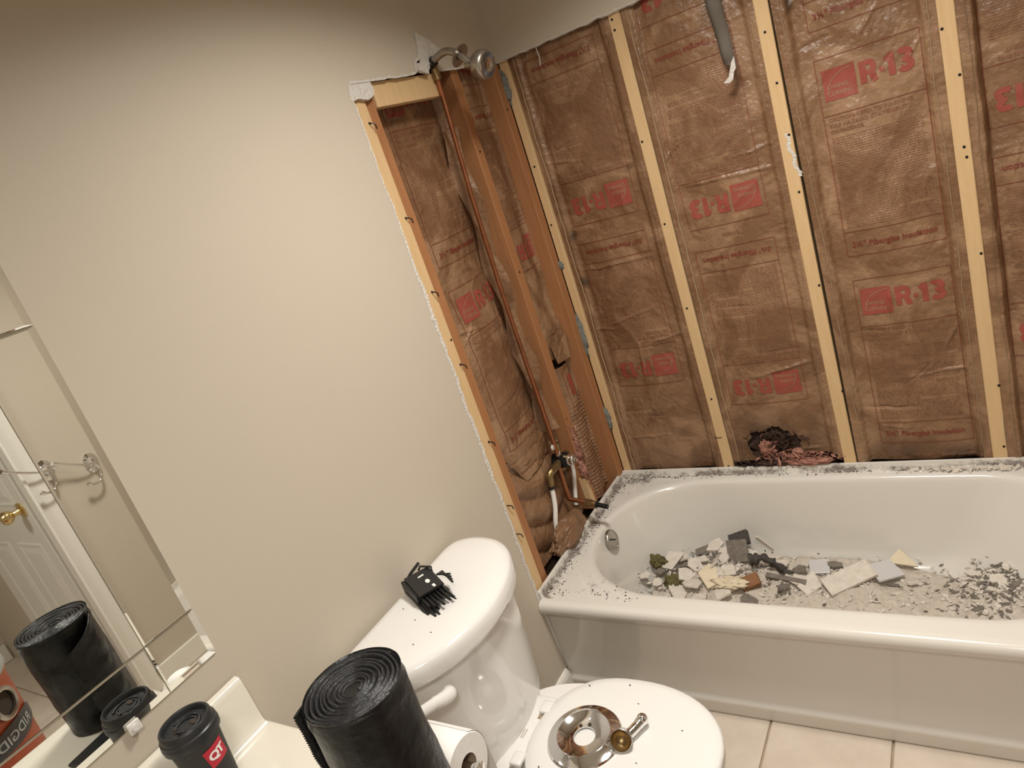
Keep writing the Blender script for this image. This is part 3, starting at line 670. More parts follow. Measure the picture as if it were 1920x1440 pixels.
def ins(dx0,dx1,dy,z):  # inset at drain end, at back-rest end, sides
    r=[]
    for t in ths:
        x,y=opening(t,.705,.318,.36); sx=(dx0 if x<cx else dx1)
        k=abs(x-cx)/.705; ky=abs(y-cy)/.318
        r.append((x+(sx if x<cx else -sx)*k,y-dy*ky*(1 if y>cy else -1),z))
    return r
for k in (.97,.94,.91,.88,.85,.81,.77,.72,.66,.6,.52,.44,.36,.28,.2,.1): rings.append([(a[0]+(b[0]-a[0])*(1-k),a[1]+(b[1]-a[1])*(1-k),ZD) for a,b in zip(O,ins(-.018,-.018,-.018,ZD))])
for a in ((-.012,-.012,-.012,.3658),(-.004,-.004,-.004,.363),(.002,.002,.002,.357),(.006,.008,.005,.348),(.012,.02,.009,.33),(.030,.08,.022,.26),(.052,.15,.036,.18),(.070,.21,.048,.12),(.085,.25,.062,.09),(.110,.29,.085,.070),(.15,.34,.115,.062),(.24,.40,.16,.060),(.40,.50,.24,.060)): rings.append(ins(*a))
bm=B(); lay=bm.verts.layers.float.new('stain')
loft(bm,rings,False,True)
def front_prof():
    return [(-.752,.366),(-.764,.3645),(-.772,.360),(-.7765,.352),(-.778,.342),(-.776,.332),(-.770,.323),(-.762,.316),(-.756,.309),(-.752,.30),(-.749,.20),(-.745,.066),(-.747,.060),(-.754,.056),(-.757,.051),(-.757,.045),(-.752,.004),(-.745,.001)]
P=front_prof(); xs=[.002+(1.522-.002)*i/60 for i in range(61)]
G=[[bm.verts.new((x,y,z)) for y,z in P] for x in xs]
for a,b in zip(G,G[1:]):
    for i in range(len(P)-1): bm.faces.new((a[i],b[i],b[i+1],a[i+1]))
bm.faces.new(G[0]); bm.faces.new(G[-1])
def flange(a,b,nrm):
    a,b,nrm=Vector(a),Vector(b),Vector(nrm); n=40; prof=[(0.006,.366),(.002,.372),(.0,.389),(-.005,.3905),(-.010,.389),(-.010,.35)]
    Q=[[bm.verts.new(a.lerp(b,i/n)+nrm*d+Vector((0,0,z))) for d,z in prof] for i in range(n+1)]
    for p,q in zip(Q,Q[1:]):
        for i in range(len(prof)-1): bm.faces.new((p[i],q[i],q[i+1],p[i+1]))
    bm.faces.new(Q[0]); bm.faces.new(Q[-1])
flange((.0015,-.750,0),(.0015,-.012,0),(1,0,0)); flange((0,-.011,0),(1.524,-.011,0),(0,-1,0)); flange((1.5225,-.012,0),(1.5225,-.75,0),(-1,0,0))
bmesh.ops.remove_doubles(bm,verts=bm.verts,dist=.0004)
lay=bm.verts.layers.float['stain']
for v in bm.verts:
    x,y,z=v.co; s=0
    if z>.35 and y>-.745:
        e=min(x-.0,-.012-y); s=(.50+.25*nz(y*14,2,2))*math.exp(-(max(0,x-.010)/(.022+.014*nz(y*11,1,1)))**1.6); s=max(s,(.44+.4*nz(x*7,3,1))*math.exp(-(max(0,-.012-y-.008)/(.010+.005*nz(x*13,1,5)))**1.6))
        s=max(s,(.50+.3*nz(x*22,y*22,8))*math.exp(-math.hypot((x-.06)/.12,(y+.04)/.05)**2)); 
        s+=.18*nz(x*9,y*9,1)
        if z>.375: s*=.55
        if x<.3 and -.70<y<-.6: s=max(s,.26)
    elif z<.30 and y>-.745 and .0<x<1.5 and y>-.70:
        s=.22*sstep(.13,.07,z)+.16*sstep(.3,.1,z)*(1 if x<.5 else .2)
    v[lay]=max(-.1,s)
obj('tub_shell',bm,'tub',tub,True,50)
bm=B(); tube(bm,[(.0018,-.7745,.335),(.0018,-.757,.31),(.0018,-.752,.20),(.0018,-.748,.093)],.0035,8); obj('caulk_bead',bm,'seat',tub,True,label='white caulk bead where apron meets wall')
bm=B(); n_=Vector((.965,0,.26)).normalized(); lathe(bm,[(.036,0),(.036,.005),(.033,.009),(.030,.0095),(.029,.0075),(.010,.009),(.001,.0095)],Vector((.081,-.372,.325)),n_,28,False); obj('overflow_plate',bm,'dullchrome',tub,True,40,label='round chrome overflow plate')
bm=B(); tube(bm,[Vector((.081,-.376,.325))+n_*.0095+Vector((0,-.012,.010)),Vector((.081,-.376,.325))+n_*.0115+Vector((0,.014,-.010))],.003,8); obj('overflow_lever',bm,'darkgrey',tub)
# ------------------------------------------------------------------ rubble in the tub
def Hh(x,y):
    fl=.060
    fl+=max(0,(.27-x))*.42+max(0,x-1.10)*.30+max(0,y+.20)*.35
    m=.080*math.exp(-((x-.40)/.20)**2-((y+.27)/.14)**2)+.040*math.exp(-((x-.78)/.20)**2-((y+.28)/.14)**2)+.050*math.exp(-((x-1.16)/.10)**2-((y+.28)/.10)**2)+.016
    return fl+m*(1+.25*nz(x*18,y*18,1))+.006*nz(x*50,y*50,2)
bm=B(); nx,ny=110,50; g=[]
for i in range(nx+1):
    row=[]
    for j in range(ny+1):
        u,v=i/nx*2-1,j/ny*2-1; uu=u*math.sqrt(1-v*v*.5); vv=v*math.sqrt(1-u*u*.5)
        x=.745+.565*uu; y=-.372+.248*vv; e=max(0,1-math.hypot(uu,vv)); row.append(bm.verts.new((x,y,Hh(x,y)-.02*(1-min(1,e*8)))))
    g.append(row)
for i in range(nx):
    for j in range(ny): bm.faces.new((g[i][j],g[i+1][j],g[i+1][j+1],g[i][j+1]))
tag(obj('plaster_dust',bm,'dust',None,True,normals=False),'pale plaster dust and grit spread over the tub bottom','rubble',kind='stuff')
def shard(name,label,m,c,size,thick,rot,seed,n=6,cat='rubble',group=None,elong=1,irr=.35):
    r=random.Random(seed); bm=B(); a0=r.uniform(0,6)
    pts=[]
    for k in range(n):
        a=a0+2*PI*k/n+r.uniform(-.25,.25); q=size*(1-irr*r.random()); pts.append((math.cos(a)*q*elong,math.sin(a)*q,0))
    mx=Matrix.Translation(c)@Matrix.Rotation(rot[2],4,'Z')@Matrix.Rotation(rot[0],4,'X')@Matrix.Rotation(rot[1],4,'Y')
    prism(bm,[(p[0],p[1],-thick/2) for p in pts],(0,0,1),thick); bmesh.ops.transform(bm,matrix=mx,verts=bm.verts)
    return tag(obj(name,bm,m),label,cat,group)
def on_dust(x,y,h=.006): return (x,y,Hh(x,y)+h)
def slab(name,label,m,c,w,d,t,rot,cat='rubble',notch=False):
    mx=Matrix.Translation(c)@Matrix.Rotation(rot[2],4,'Z')@Matrix.Rotation(rot[0],4,'X')@Matrix.Rotation(rot[1],4,'Y')
    bm=B(); box(bm,(-w/2,-d/2,-t/2),(w/2,d/2,t/2),.0015); bmesh.ops.transform(bm,matrix=mx,verts=bm.verts); return tag(obj(name,bm,m),label,cat)
slab('broken_tile','smaller square grey tile lying in the rubble, farther from the camera','greytile',on_dust(.715,-.215,.012),.062,.060,.008,(R_(10),R_(0),R_(10)),'tile')
slab('broken_tile','larger tilted grey square tile lying over the pale plank','greytile',on_dust(.905,-.215,.024),.085,.075,.009,(R_(10),R_(8),R_(38)),'tile')
slab('plaster_plank','long pale plaster plank leaning under the tilted tile','plaster',on_dust(.810,-.275,.016),.155,.065,.012,(R_(18),R_(-8),R_(38)))
shard('cream_shard','cream triangular shard near the back of the tub','cream',on_dust(.948,-.150,.014),.045,.006,(R_(12),R_(10),R_(-12)),5,3,elong=1.3,irr=.2)
shard('cream_shard','yellowish cream shard at the front of the rubble heap','cream',on_dust(.395,-.335,.012),.050,.006,(R_(24),R_(6),.4),9,5)
slab('wood_chip','reddish-brown wood block in front of the black rubber scrap','brownwood',on_dust(.520,-.335,.014),.062,.045,.018,(R_(20),R_(-18),R_(28)))
slab('dark_board','grey slate-like board piece standing in the rubble heap','plasterdark',on_dust(.462,-.225,.035),.070,.075,.010,(R_(58),R_(-8),R_(10)))
bm=B(); pts=spline([Vector(on_dust(.505,-.250,.040)),Vector(on_dust(.53,-.247,.046)),Vector(on_dust(.565,-.243,.042)),Vector(on_dust(.60,-.252,.028)),Vector(on_dust(.635,-.265,.012))],5)
tube(bm,pts,[.020-.0006*i+.004*math.sin(i*1.7) for i in range(len(pts))],10)
for v in bm.verts: v.co+=Vector((nz(v.co.x*60,v.co.y*60,1),nz(v.co.x*60,v.co.z*60,2),nz(v.co.y*60,v.co.z*60,3)))*.010
tag(obj('rubber_scrap',bm,'rag',None,True),'crumpled black rubber scrap on the rubble heap','rubble')
slab('dark_sliver','long thin dark sliver right of the black rubber scrap','plasterdark',on_dust(.625,-.300,.012),.13,.018,.008,(R_(10),R_(2),R_(-10)))
slab('broken_plaster','brown-backed plaster chunk at the top of the rubble heap','rag',on_dust(.455,-.165,.050),.070,.050,.020,(R_(30),R_(-20),R_(20)))
slab('white_sliver','narrow white sliver standing upright behind the heap','plaster',on_dust(.535,-.150,.045),.012,.008,.085,(R_(20),R_(-28),0))
lump('mossy_lump',on_dust(.175,-.265,.018),(.028,.024,.022),'moss',None,4,4,3,.6); o=bpy.context.scene.objects['mossy_lump']; tag(o,'olive stained lump at the left end of the heap','rubble')
o=lump('mossy_lump',on_dust(.255,-.345,.014),(.030,.022,.026),'moss',None,7,4,3,.6); tag(o,'olive stained lump nearest the tub front rim','rubble')
o=lump('pale_crumble',on_dust(.455,-.345,.008),(.060,.030,.016),'cream',None,8,4,4,.5); tag(o,'crumbling yellowish plaster left of the brown wood block','rubble')
rr=random.Random(42); sh=[]
spots=[(.15,-.34),(.20,-.31),(.22,-.25),(.28,-.27),(.30,-.32),(.34,-.24),(.33,-.35),(.38,-.28),(.42,-.25),(.24,-.20),(.31,-.17),(.36,-.16),(.40,-.19),(.44,-.31),(.28,-.38),(.36,-.40),(.50,-.20),(.56,-.18),(.60,-.22),(.655,-.24),(.665,-.29),(.70,-.31),(.62,-.33),(.44,-.39),(.52,-.40),(.60,-.42),(.76,-.20),(.98,-.25),(1.14,-.22),(1.22,-.22),(1.25,-.20),(1.20,-.29),(.26,-.33),(.20,-.36),(.32,-.29),(.41,-.33)]
LM=[('the smaller grey tile',.715,-.215),('the tilted grey tile',.905,-.215),('the black rubber scrap',.56,-.25),('the reddish-brown wood block',.52,-.335),('the slate-like board',.462,-.225),('the yellowish cream shard',.395,-.335),('the left olive lump',.175,-.265),('the front olive lump',.255,-.345),('the cream triangle',.948,-.15),('the pale plank',.81,-.275)]
used_=set()
def shard_label(x,y,s,n,dk):
    cw='grimy dark' if dk else 'off-white'; sw='tiny' if s<.018 else 'small' if s<.028 else 'medium' if s<.037 else 'large'; nw={4:'four-sided',5:'five-sided',6:'six-sided'}[n]
    for nm,a,b in sorted(LM,key=lambda q:math.hypot(x-q[1],y-q[2])):
        dx,dy=x-a,y-b; rel=('right of' if dx>0 else 'left of') if abs(dx)>abs(dy) else ('behind' if dy>0 else 'in front of')
        l=f'{sw} {nw} {cw} plaster shard {rel} {nm}'
        if l not in used_: used_.add(l); return l
    return l
for k,(x,y) in enumerate(spots):
    dk=rr.random()<.22; s=rr.uniform(.022,.045) if x<.75 else rr.uniform(.012,.03); ns=rr.choice((4,5,6))
    shard('plaster_shard',shard_label(x,y,s,ns,dk),'plasterdark' if dk else 'plaster',on_dust(x,y,.010+.010*rr.random()),s,rr.uniform(.003,.008),(rr.uniform(-.15,.65),rr.uniform(-.4,.4),rr.uniform(0,6)),100+k,ns,group='plaster shards in the tub',elong=rr.uniform(1,1.7))
def chips(name,m,label,n,pos,smin,smax,seed,cat='rubble',parent=None):
    r=random.Random(seed); bm=B()
    for _ in range(n):
        c=Vector(pos(r)); s=r.uniform(smin,smax); el=r.uniform(1,2.6); M3=Matrix.Rotation(r.uniform(0,6),3,'Z')@Matrix.Rotation(r.uniform(-.9,.9),3,'X')@Matrix.Rotation(r.uniform(-.5,.5),3,'Y')
        p=[M3@Vector((r.uniform(.5,1)*s*math.cos(a)*el,r.uniform(.6,1)*s*math.sin(a),0)) for a in (0,1.6,3.1,4.6)]
        h=M3@Vector((0,0,s*r.uniform(.1,.3))); a=[bm.verts.new(c+q-h) for q in p]; b=[bm.verts.new(c+q*.85+h) for q in p]
        bm.faces.new(b)
        for i in range(4): bm.faces.new((a[i],a[(i+1)%4],b[(i+1)%4],b[i]))
    o=obj(name,bm,m,parent,kind='stuff')
    if parent is None: tag(o,label,cat)
    return o
def pin(r):
    while 1:
        k=r.random(); 
        if k<.45: x,y=r.gauss(.40,.18),r.gauss(-.28,.09)
        elif k<.75: x,y=r.uniform(.55,1.2),r.gauss(-.28,.08)
        else: x,y=r.gauss(1.18,.05),r.gauss(-.27,.05)
        if .12<x<1.29 and -.52<y<-.13: return (x,y,Hh(x,y)+.003)
chips('rubble_chips','plaster','small pale chips scattered over the tub rubble',900,pin,.003,.009,1)
def pdk(r):
    while 1:
        k=r.random()
        if k<.4: x,y=r.gauss(.42,.15),r.gauss(-.26,.08)
        elif k<.9: x,y=r.gauss(1.19,.05),r.gauss(-.28,.06)
        else: x,y=r.uniform(.6,1.1),r.gauss(-.27,.09)
        if .12<x<1.29 and -.52<y<-.13: return (x,y,Hh(x,y)+.004)
chips('rubble_grit','plasterdark','small dark chips scattered over the tub rubble',420,pdk,.003,.009,2)
def deck(r):
    k=r.random()
    if k<.38: return (.010+abs(r.gauss(0,.016)),r.uniform(-.745,-.02),.3665)
    if k<.80: return (r.uniform(.01,1.5) if r.random()<.5 else r.gauss(.16,.09)%1.5,-.019-abs(r.gauss(0,.009)),.3665)
    if k<.92: return (.02+abs(r.gauss(0,.05)),-.03-abs(r.gauss(0,.03)),.3665)
    return (r.uniform(.01,.32),r.gauss(-.71,.012),.3665)
chips('rim_grit','grit','dark grit lying along the tub rim',520,deck,.0008,.0036,3)
chips('rim_chips','plaster','pale plaster crumbs lying along the tub rim',260,deck,.0014,.005,4)
def rightrim(r): return (r.gauss(1.17,.07),-.022-abs(r.gauss(0,.007)),.369+.004*r.random())
chips('rim_rubble','plaster','heaped plaster flakes on the back rim at the right',150,rightrim,.004,.011,5)
# ------------------------------------------------------------------ toilet
YC=-1.255
toi=thing('toilet','white two-piece toilet with closed lid','toilet',(.3,YC,0))
half=[(.008,-.205),(.022,-.240),(.070,-.259),(.135,-.254),(.190,-.228),(.235,-.178),(.270,-.105),(.288,0)]
outl=[(x,d) for x,d in half]+[(x,-d) for x,d in half[-2::-1]]
OL=[(p.x,p.y) for p in spline([(x,d,0) for x,d in outl],5)]
def scaled(k,kx,dx=0,x0=.0): return [(x0+dx+(x-x0)*kx,d*k) for x,d in OL]
def ring(pl,z): return [(x,YC+d,z) for x,d in pl]
bm=B()
loft(bm,[ring(scaled(.955,.955,.006),.735),ring(scaled(.99,.985,.003),.737),ring(scaled(1,1),.744),ring(scaled(1.0,1.0),.762),ring(scaled(.99,.985,.002),.774),ring(scaled(.965,.955,.006),.782),ring(scaled(.90,.88,.014),.786),ring(scaled(.70,.66,.03),.7885)])
obj('tank_lid',bm,'porcelain',toi,True,60)
bm=B()
prof=[(.800,.770,.006,.385),(.825,.80,.005,.392),(.845,.82,.004,.42),(.875,.845,.003,.52),(.905,.865,.003,.65),(.915,.87,.003,.7348)]
loft(bm,[ring(scaled(a,b,c+.004),z) for a,b,c,z in prof]); obj('tank',bm,'porcelain',toi,True,60)
bm=B(); lv=spline([(.236,-1.418,.688),(.246,-1.422,.690),(.247,-1.445,.698),(.244,-1.47,.708),(.240,-1.505,.719)],5); tube(bm,lv,[.010]+[.0145]*4+[.0150]*4+[.0145]*3+[.0135]*3+[.012]*6,14); obj('flush_lever',bm,'porcelain',toi,True,60,label='white flush lever')
seg=56
def egg(x0,x1,hw,z,p=2.15):
    r=[]
    for k in range(seg):
        a=2*PI*k/seg; c,s=math.cos(a),math.sin(a); xm=x0+(x1-x0)*.46
        rx=(x1-xm) if c>0 else (xm-x0); r.append((xm+rx*math.copysign(abs(c)**(2/p if c>0 else 2/2.6),c),YC+hw*math.copysign(abs(s)**(2/p),s),z))
    return r
bm=B(); loft(bm,[egg(.16,.56,.10,0.001),egg(.16,.565,.105,.03),egg(.18,.53,.088,.12),egg(.17,.57,.12,.22),egg(.15,.65,.165,.33),egg(.14,.69,.182,.385),egg(.14,.69,.182,.395)]); obj('bowl',bm,'porcelain',toi,True,60)
bm=B(); box(bm,(.03,YC-.10,.33),(.24,YC+.10,.3849),.02); obj('bowl_shelf',bm,'porcelain',toi,True,50)
bm=B(); loft(bm,[egg(.281,.712,.180,.396),egg(.278,.715,.182,.400),egg(.278,.715,.182,.410),egg(.283,.711,.178,.414)]); obj('seat',bm,'seat',toi,True,50)
bm=B(); loft(bm,[egg(.279,.714,.181,.4145),egg(.275,.718,.184,.418),egg(.275,.718,.184,.428),egg(.281,.712,.178,.4335),egg(.305,.69,.16,.4355),egg(.36,.63,.10,.4375)]); obj('seat_lid',bm,'seat',toi,True,50)
bm=B(); box(bm,(.222,YC-.155,.396),(.283,YC+.098,.4215),.004); hb=obj('hinge_bar',bm,'seat',toi,True,50)
for s in (-1,1):
    bm=B(); box(bm,(.262,YC-.015+s*.075-.020,.4216),(.292,YC-.015+s*.075+.016,.4345),.004); obj('hinge',bm,'seat',toi,True,50)
    bm=bx((.262,YC-.015+s*.075-.032,.4216),(.279,YC-.015+s*.075-.0205,.4225)); obj('hinge_slot',bm,'tube',toi)
for k in range(3):
    bm=bx((.240+.006*k,YC-.032,.4216),(.2416+.006*k,YC-.006,.4220)); obj('moulded_mark',bm,'tube',toi)
# escutcheon and handle on the lid
t=thing('escutcheon_plate','round chrome shower valve trim plate on the toilet lid','trim plate',(.415,-1.265,.437))
bm=B(); lathe(bm,[(.0855,.0),(.087,.003),(.085,.006),(.066,.0125),(.0635,.0150),(.0615,.0158),(.059,.0145),(.050,.0095),(.036,.0062),(.0255,.0052),(.0245,.003)],(.415,-1.265,.4385),(0.02,-.02,1),48,False,False)
o=obj('plate',bm,'chrome',t,True,30); md=o.modifiers.new('s','SOLIDIFY'); md.thickness=.0012
for a in (R_(70),R_(110)):
    bm=B(); lathe(bm,[(.0045,0),(.0045,.0008),(.001,.0009)],(.415+.031*math.cos(a+.35),-1.265+.031*math.sin(a+.35),.4452),(0,0,1),12); obj('screw_hole',bm,'dark',t)
t=thing('shower_lever','chrome lever handle lying beside the round plate','handle',(.52,-1.24,.438))
c0=Vector((.512,-1.270,.460)); ax=Vector((.25,-.80,.55)).normalized()
bm=B(); lathe(bm,[(.0225,.004),(.0240,.003),(.0240,-.002),(.022,-.018),(.016,-.030),(.001,-.033)],c0,ax,28,False,True); obj('handle_cup',bm,'dullchrome',t,True,50)
bm=B(); lathe(bm,[(.0225,.0038),(.0205,-.008),(.014,-.019),(.001,-.022)],c0,ax,28,False,True); obj('cup_inside',bm,'brass',t,True,60,label='tarnished inside of the handle')
bm=B(); tube(bm,spline([(.516,-1.252,.453),(.524,-1.238,.455),(.531,-1.222,.456),(.536,-1.207,.457)],5),[.0125,.0125,.012,.0115,.011,.011,.011,.011,.011,.011,.011,.0115,.012,.012,.012,.012],14); obj('lever_arm',bm,'chrome',t,True,60)
bm=B(); bmesh.ops.create_uvsphere(bm,u_segments=16,v_segments=10,radius=.0135); bmesh.ops.translate(bm,verts=bm.verts,vec=(.537,-1.205,.4575)); obj('lever_knob',bm,'chrome',t,True)
# hex keys on the tank
t=thing('hex_key_set','black folded hex key set resting on the toilet tank lid','tool',(.10,-1.235,.789))
MX=Matrix.Translation((.099,-1.243,.807))@Matrix.Rotation(R_(-26),4,'Z')@Matrix.Rotation(R_(6),4,'Y')@Matrix.Diagonal((1.28,1.25,1.1,1))
def hk(name,bm,m): 
    bmesh.ops.transform(bm,matrix=MX,verts=bm.verts); return obj(name,bm,m,t)
bm=B(); prism(bm,[(-.050,-.026,-.016),(.028,-.032,-.016),(.036,0,-.016),(.028,.032,-.016),(-.050,.024,-.016)],(0,0,1),.006); box(bm,(-.045,-.03,-.02),(.02,-.022,.012),.002); hk('holder',bm,'black')
bm=B(); prism(bm,[(-.042,-.022,.012),(.030,-.026,.012),(.034,.024,.012),(-.034,.028,.012)],(0,0,1),.005); hk('holder_plate',bm,'black')
bm=B(); lathe(bm,[(.0042,0),(.0042,.0005)],(.004,.006,.0171),(0,0,1),16); 
for v in bm.verts: v.co.x=(v.co.x-.004)*1.5+.004
box(bm,(-.022,-.002,.0171),(-.018,.010,.0175)); box(bm,(.020,.006,.0171),(.029,.011,.0175)); hk('white_mark',bm,'white')
rk=random.Random(5)
for k in range(9):
    y=-.027+.0062*k; r=.0046-.00030*k; L=.095-.004*abs(k-3)+rk.uniform(-.006,.006); z=-.006+.004*math.sin(k)
    bm=B(); tube(bm,[(-.030,y,z),(L,y*1.15,z-.010)],r,6); hk('hex_key',bm,'blacksteel')
for k in range(7):
    y=-.020+.0066*k; bm=B(); tube(bm,[(-.030,y,.006),(.055+.006*k%.02,y*1.1,.004)],.0026,6); hk('hex_key',bm,'blacksteel')
bm=B(); tube(bm,[(-.056,.020,.02),(-.050,-.004,.012),(-.048,-.02,.0)],.0035,6); hk('hex_key',bm,'blacksteel')
bm=B(); tube(bm,[(-.046,.012,.012),(-.043,.016,.021),(-.023,.030,.021),(-.019,.027,.012)],.0024,6); hk('hex_key',bm,'blacksteel')
for k in range(4):
    bm=B(); tube(bm,[(-.006,.030+.004*k,.010),(.022+.008*k,.046-.003*k,.016)],.0022,6); hk('hex_key',bm,'blacksteel')
bm=B()
for x,y in ((.12,-1.33),(.19,-1.36),(.17,-1.40),(.06,-1.30)): box(bm,(x,y,.786),(x+.004,y+.0015,.7895))
tag(obj('debris_specks',bm,'grit',kind='stuff'),'tiny dark specks on the toilet tank lid','rubble'); bm=B()
for x,y in ((.36,-1.12),(.46,-1.10),(.50,-1.15),(.55,-1.3),(.62,-1.2),(.34,-1.36)): box(bm,(x,y,.436),(x+.003,y+.002,.4385))
tag(obj('debris_specks',bm,'grit',kind='stuff'),'tiny dark specks on the closed toilet seat lid','rubble')
# ------------------------------------------------------------------ mirror
mr=thing('mirror','large wall mirror bordered by narrow mirror strips','mirror',(0,-2.2,1.0))
def mpanel(name,y0,y1,z0,z1,bev=.0,th=.005,mate='mirror',sides=(1,1,1,1)):
    a,b,c,e=[bev if q else min(bev,.003) for q in sides]
    bm=B(); loft(bm,[[(x,y0+a*d,z0+c*d),(x,y1-b*d,z0+c*d),(x,y1-b*d,z1-e*d),(x,y0+a*d,z1-e*d)] for d,x in ((0,.0006),(0,th-.0022 if bev else th),(1,th))]); return obj(name,bm,mate,mr)
yr,yl,zb_,zt=-1.683,-2.9,1.003,2.05; sw=.099
mpanel('mirror_pane',yl+sw,yr-sw-.0015,zb_+sw+.0015,zt-sw,.0,.0046)
mpanel('mirror_strip',yr-sw,yr,zb_+sw+.0015,1.659,.013,.006,sides=(0,1,0,0)); mpanel('mirror_strip',yr-sw,yr,1.661,zt,.013,.006,sides=(0,1,0,0))
for a,b in ((yl,-2.28),(-2.279,yr-sw-.0015)): mpanel('mirror_strip',a,b,zb_,zb_+sw,.013,.006,sides=(0,0,1,0))
mpanel('mirror_corner',yr-sw,yr,zb_,zb_+sw,.013,.006,sides=(0,1,1,0))
bm=B(); box(bm,(.0065,-1.868,.992),(.013,-1.846,1.014),.003); tube(bm,[(.012,-1.857,1.003),(.017,-1.857,1.003)],.006,10); obj('clip',bm,'clear',mr,label='clear plastic mirror clip')
# ------------------------------------------------------------------ vanity
va=thing('vanity_cabinet','cream vanity cabinet under the marble top','cabinet',(.27,-2.2,0))
bm=bx((.012,-2.78,.09),(.52,-1.69,.70),.002); obj('body',bm,'cab',va); obj('toe_kick',bx((.012,-2.76,0.001),(.46,-1.71,.0895)),'darkgrey',va)
obj('side_rail',bx((.012,-1.706,.70),(.52,-1.69,.795)),'cab',va); obj('front_rail',bx((.505,-2.78,.70),(.52,-1.7065,.795)),'cab',va)
for y0,y1 in ((-2.76,-2.42),(-2.40,-2.06),(-2.04,-1.71)):
    d=obj('door',bx((.5205,y0,.12),(.538,y1,.77),.003),'cab',va); bm=B(); lathe(bm,[(.006,0),(.006,.012),(.014,.018),(.012,.026),(.001,.027)],(.538,y0+.04,.66),(1,0,0),16); obj('knob',bm,'doorbrass',d,True,40)
vt=thing('countertop','cream cultured marble vanity top with backsplash and sink','countertop',(.27,-2.2,.8))
bm=B(); SX,SY=.30,-2.08; rx,ry=.165,.20; N=72
def rrect(z,e=0): 
    r=[]
    for k in range(N):
        a=2*PI*k/N; c,s=math.cos(a)*rx,math.sin(a)*ry; t=min(((.562-e-SX) if c>0 else (SX-.004))/abs(c) if abs(c)>1e-6 else 99,((-1.668-e-SY) if s>0 else (SY+2.80-e))/abs(s) if abs(s)>1e-6 else 99); r.append([SX+c*t,SY+s*t,z])
    for q in ((.562-e,-1.668-e),(.562-e,-2.80+e),(.004,-1.668-e),(.004,-2.80+e)):
        i=min(range(N),key=lambda k:(r[k][0]-q[0])**2+(r[k][1]-q[1])**2); r[i][0],r[i][1]=q
    return r
def ov(k,z): return [(SX+math.cos(2*PI*i/N)*rx*k,SY+math.sin(2*PI*i/N)*ry*k,z) for i in range(N)]
loft(bm,[rrect(.796),rrect(.820),rrect(.8265,.003),rrect(.828,.008),ov(1.08,.828),ov(1.02,.826),ov(.97,.818),ov(.90,.79),ov(.78,.745),ov(.55,.715),ov(.2,.706)],False,True); obj('counter',bm,'marble',vt,True,55)
bm=B(); prof=[(.004,.828),(.034,.828),(.028,.832),(.0245,.840),(.023,.86),(.0205,.925),(.018,.934),(.013,.938),(.004,.938)]
Y1=-1.676; loft(bm,[[(x,y,z) for x,z in prof] for y in (-2.80,-1.9,Y1)],True,True)
bm2=[(x,z) for x,z in prof]
obj('backsplash',bm,'marble',vt,True,50)
bm=B(); lathe(bm,[(.022,0),(.022,.003),(.012,.003),(.001,.002)],(SX,SY,.707),(0,0,1),24); obj('drain',bm,'chrome',vt,True,40)
fc=thing('faucet','chrome two-handle faucet at the back of the sink','faucet',(.10,-2.06,.828))
bm=B(); box(bm,(.075,-2.15,.829),(.125,-1.97,.842),.005); obj('base_plate',bm,'chrome',fc,True,50)
bm=B(); tube(bm,spline([(.10,-2.06,.84),(.10,-2.06,.89),(.115,-2.06,.92),(.16,-2.06,.925),(.21,-2.06,.905)],5),.012,14); obj('spout',bm,'chrome',fc,True,60)
for y in (-2.13,-1.99):
    bm=B(); lathe(bm,[(.018,0),(.014,.03),(.012,.045),(.001,.047)],(.10,y,.842),(0,0,1),20); tube(bm,[(.10,y,.885),(.125,y+(.05 if y>-2.06 else -.05),.895)],.006,10); obj('faucet_handle',bm,'chrome',fc,True,50)
# phone
ph=thing('phone','black phone lying on the vanity by the cup','phone',(.37,-1.83,.829))
mx=Matrix.Translation((.335,-1.835,.833))@Matrix.Rotation(R_(48),4,'Z')
bm=B(); box(bm,(-.037,-.075,-.0038),(.037,.075,.0038),.003); bmesh.ops.transform(bm,matrix=Matrix.Translation((.352,-1.800,.8325))@Matrix.Rotation(R_(-6),4,'Z'),verts=bm.verts); obj('case',bm,'black',ph,True,50)
bm=B(); box(bm,(-.033,-.070,.0038),(.033,.070,.0042)); bmesh.ops.transform(bm,matrix=Matrix.Translation((.352,-1.800,.8325))@Matrix.Rotation(R_(-6),4,'Z'),verts=bm.verts); obj('screen',bm,'lidblack',ph)
ph.location=(.352,-1.800,.829)
for ch in ph.children: ch.matrix_parent_inverse=Matrix.Translation(-ph.location)
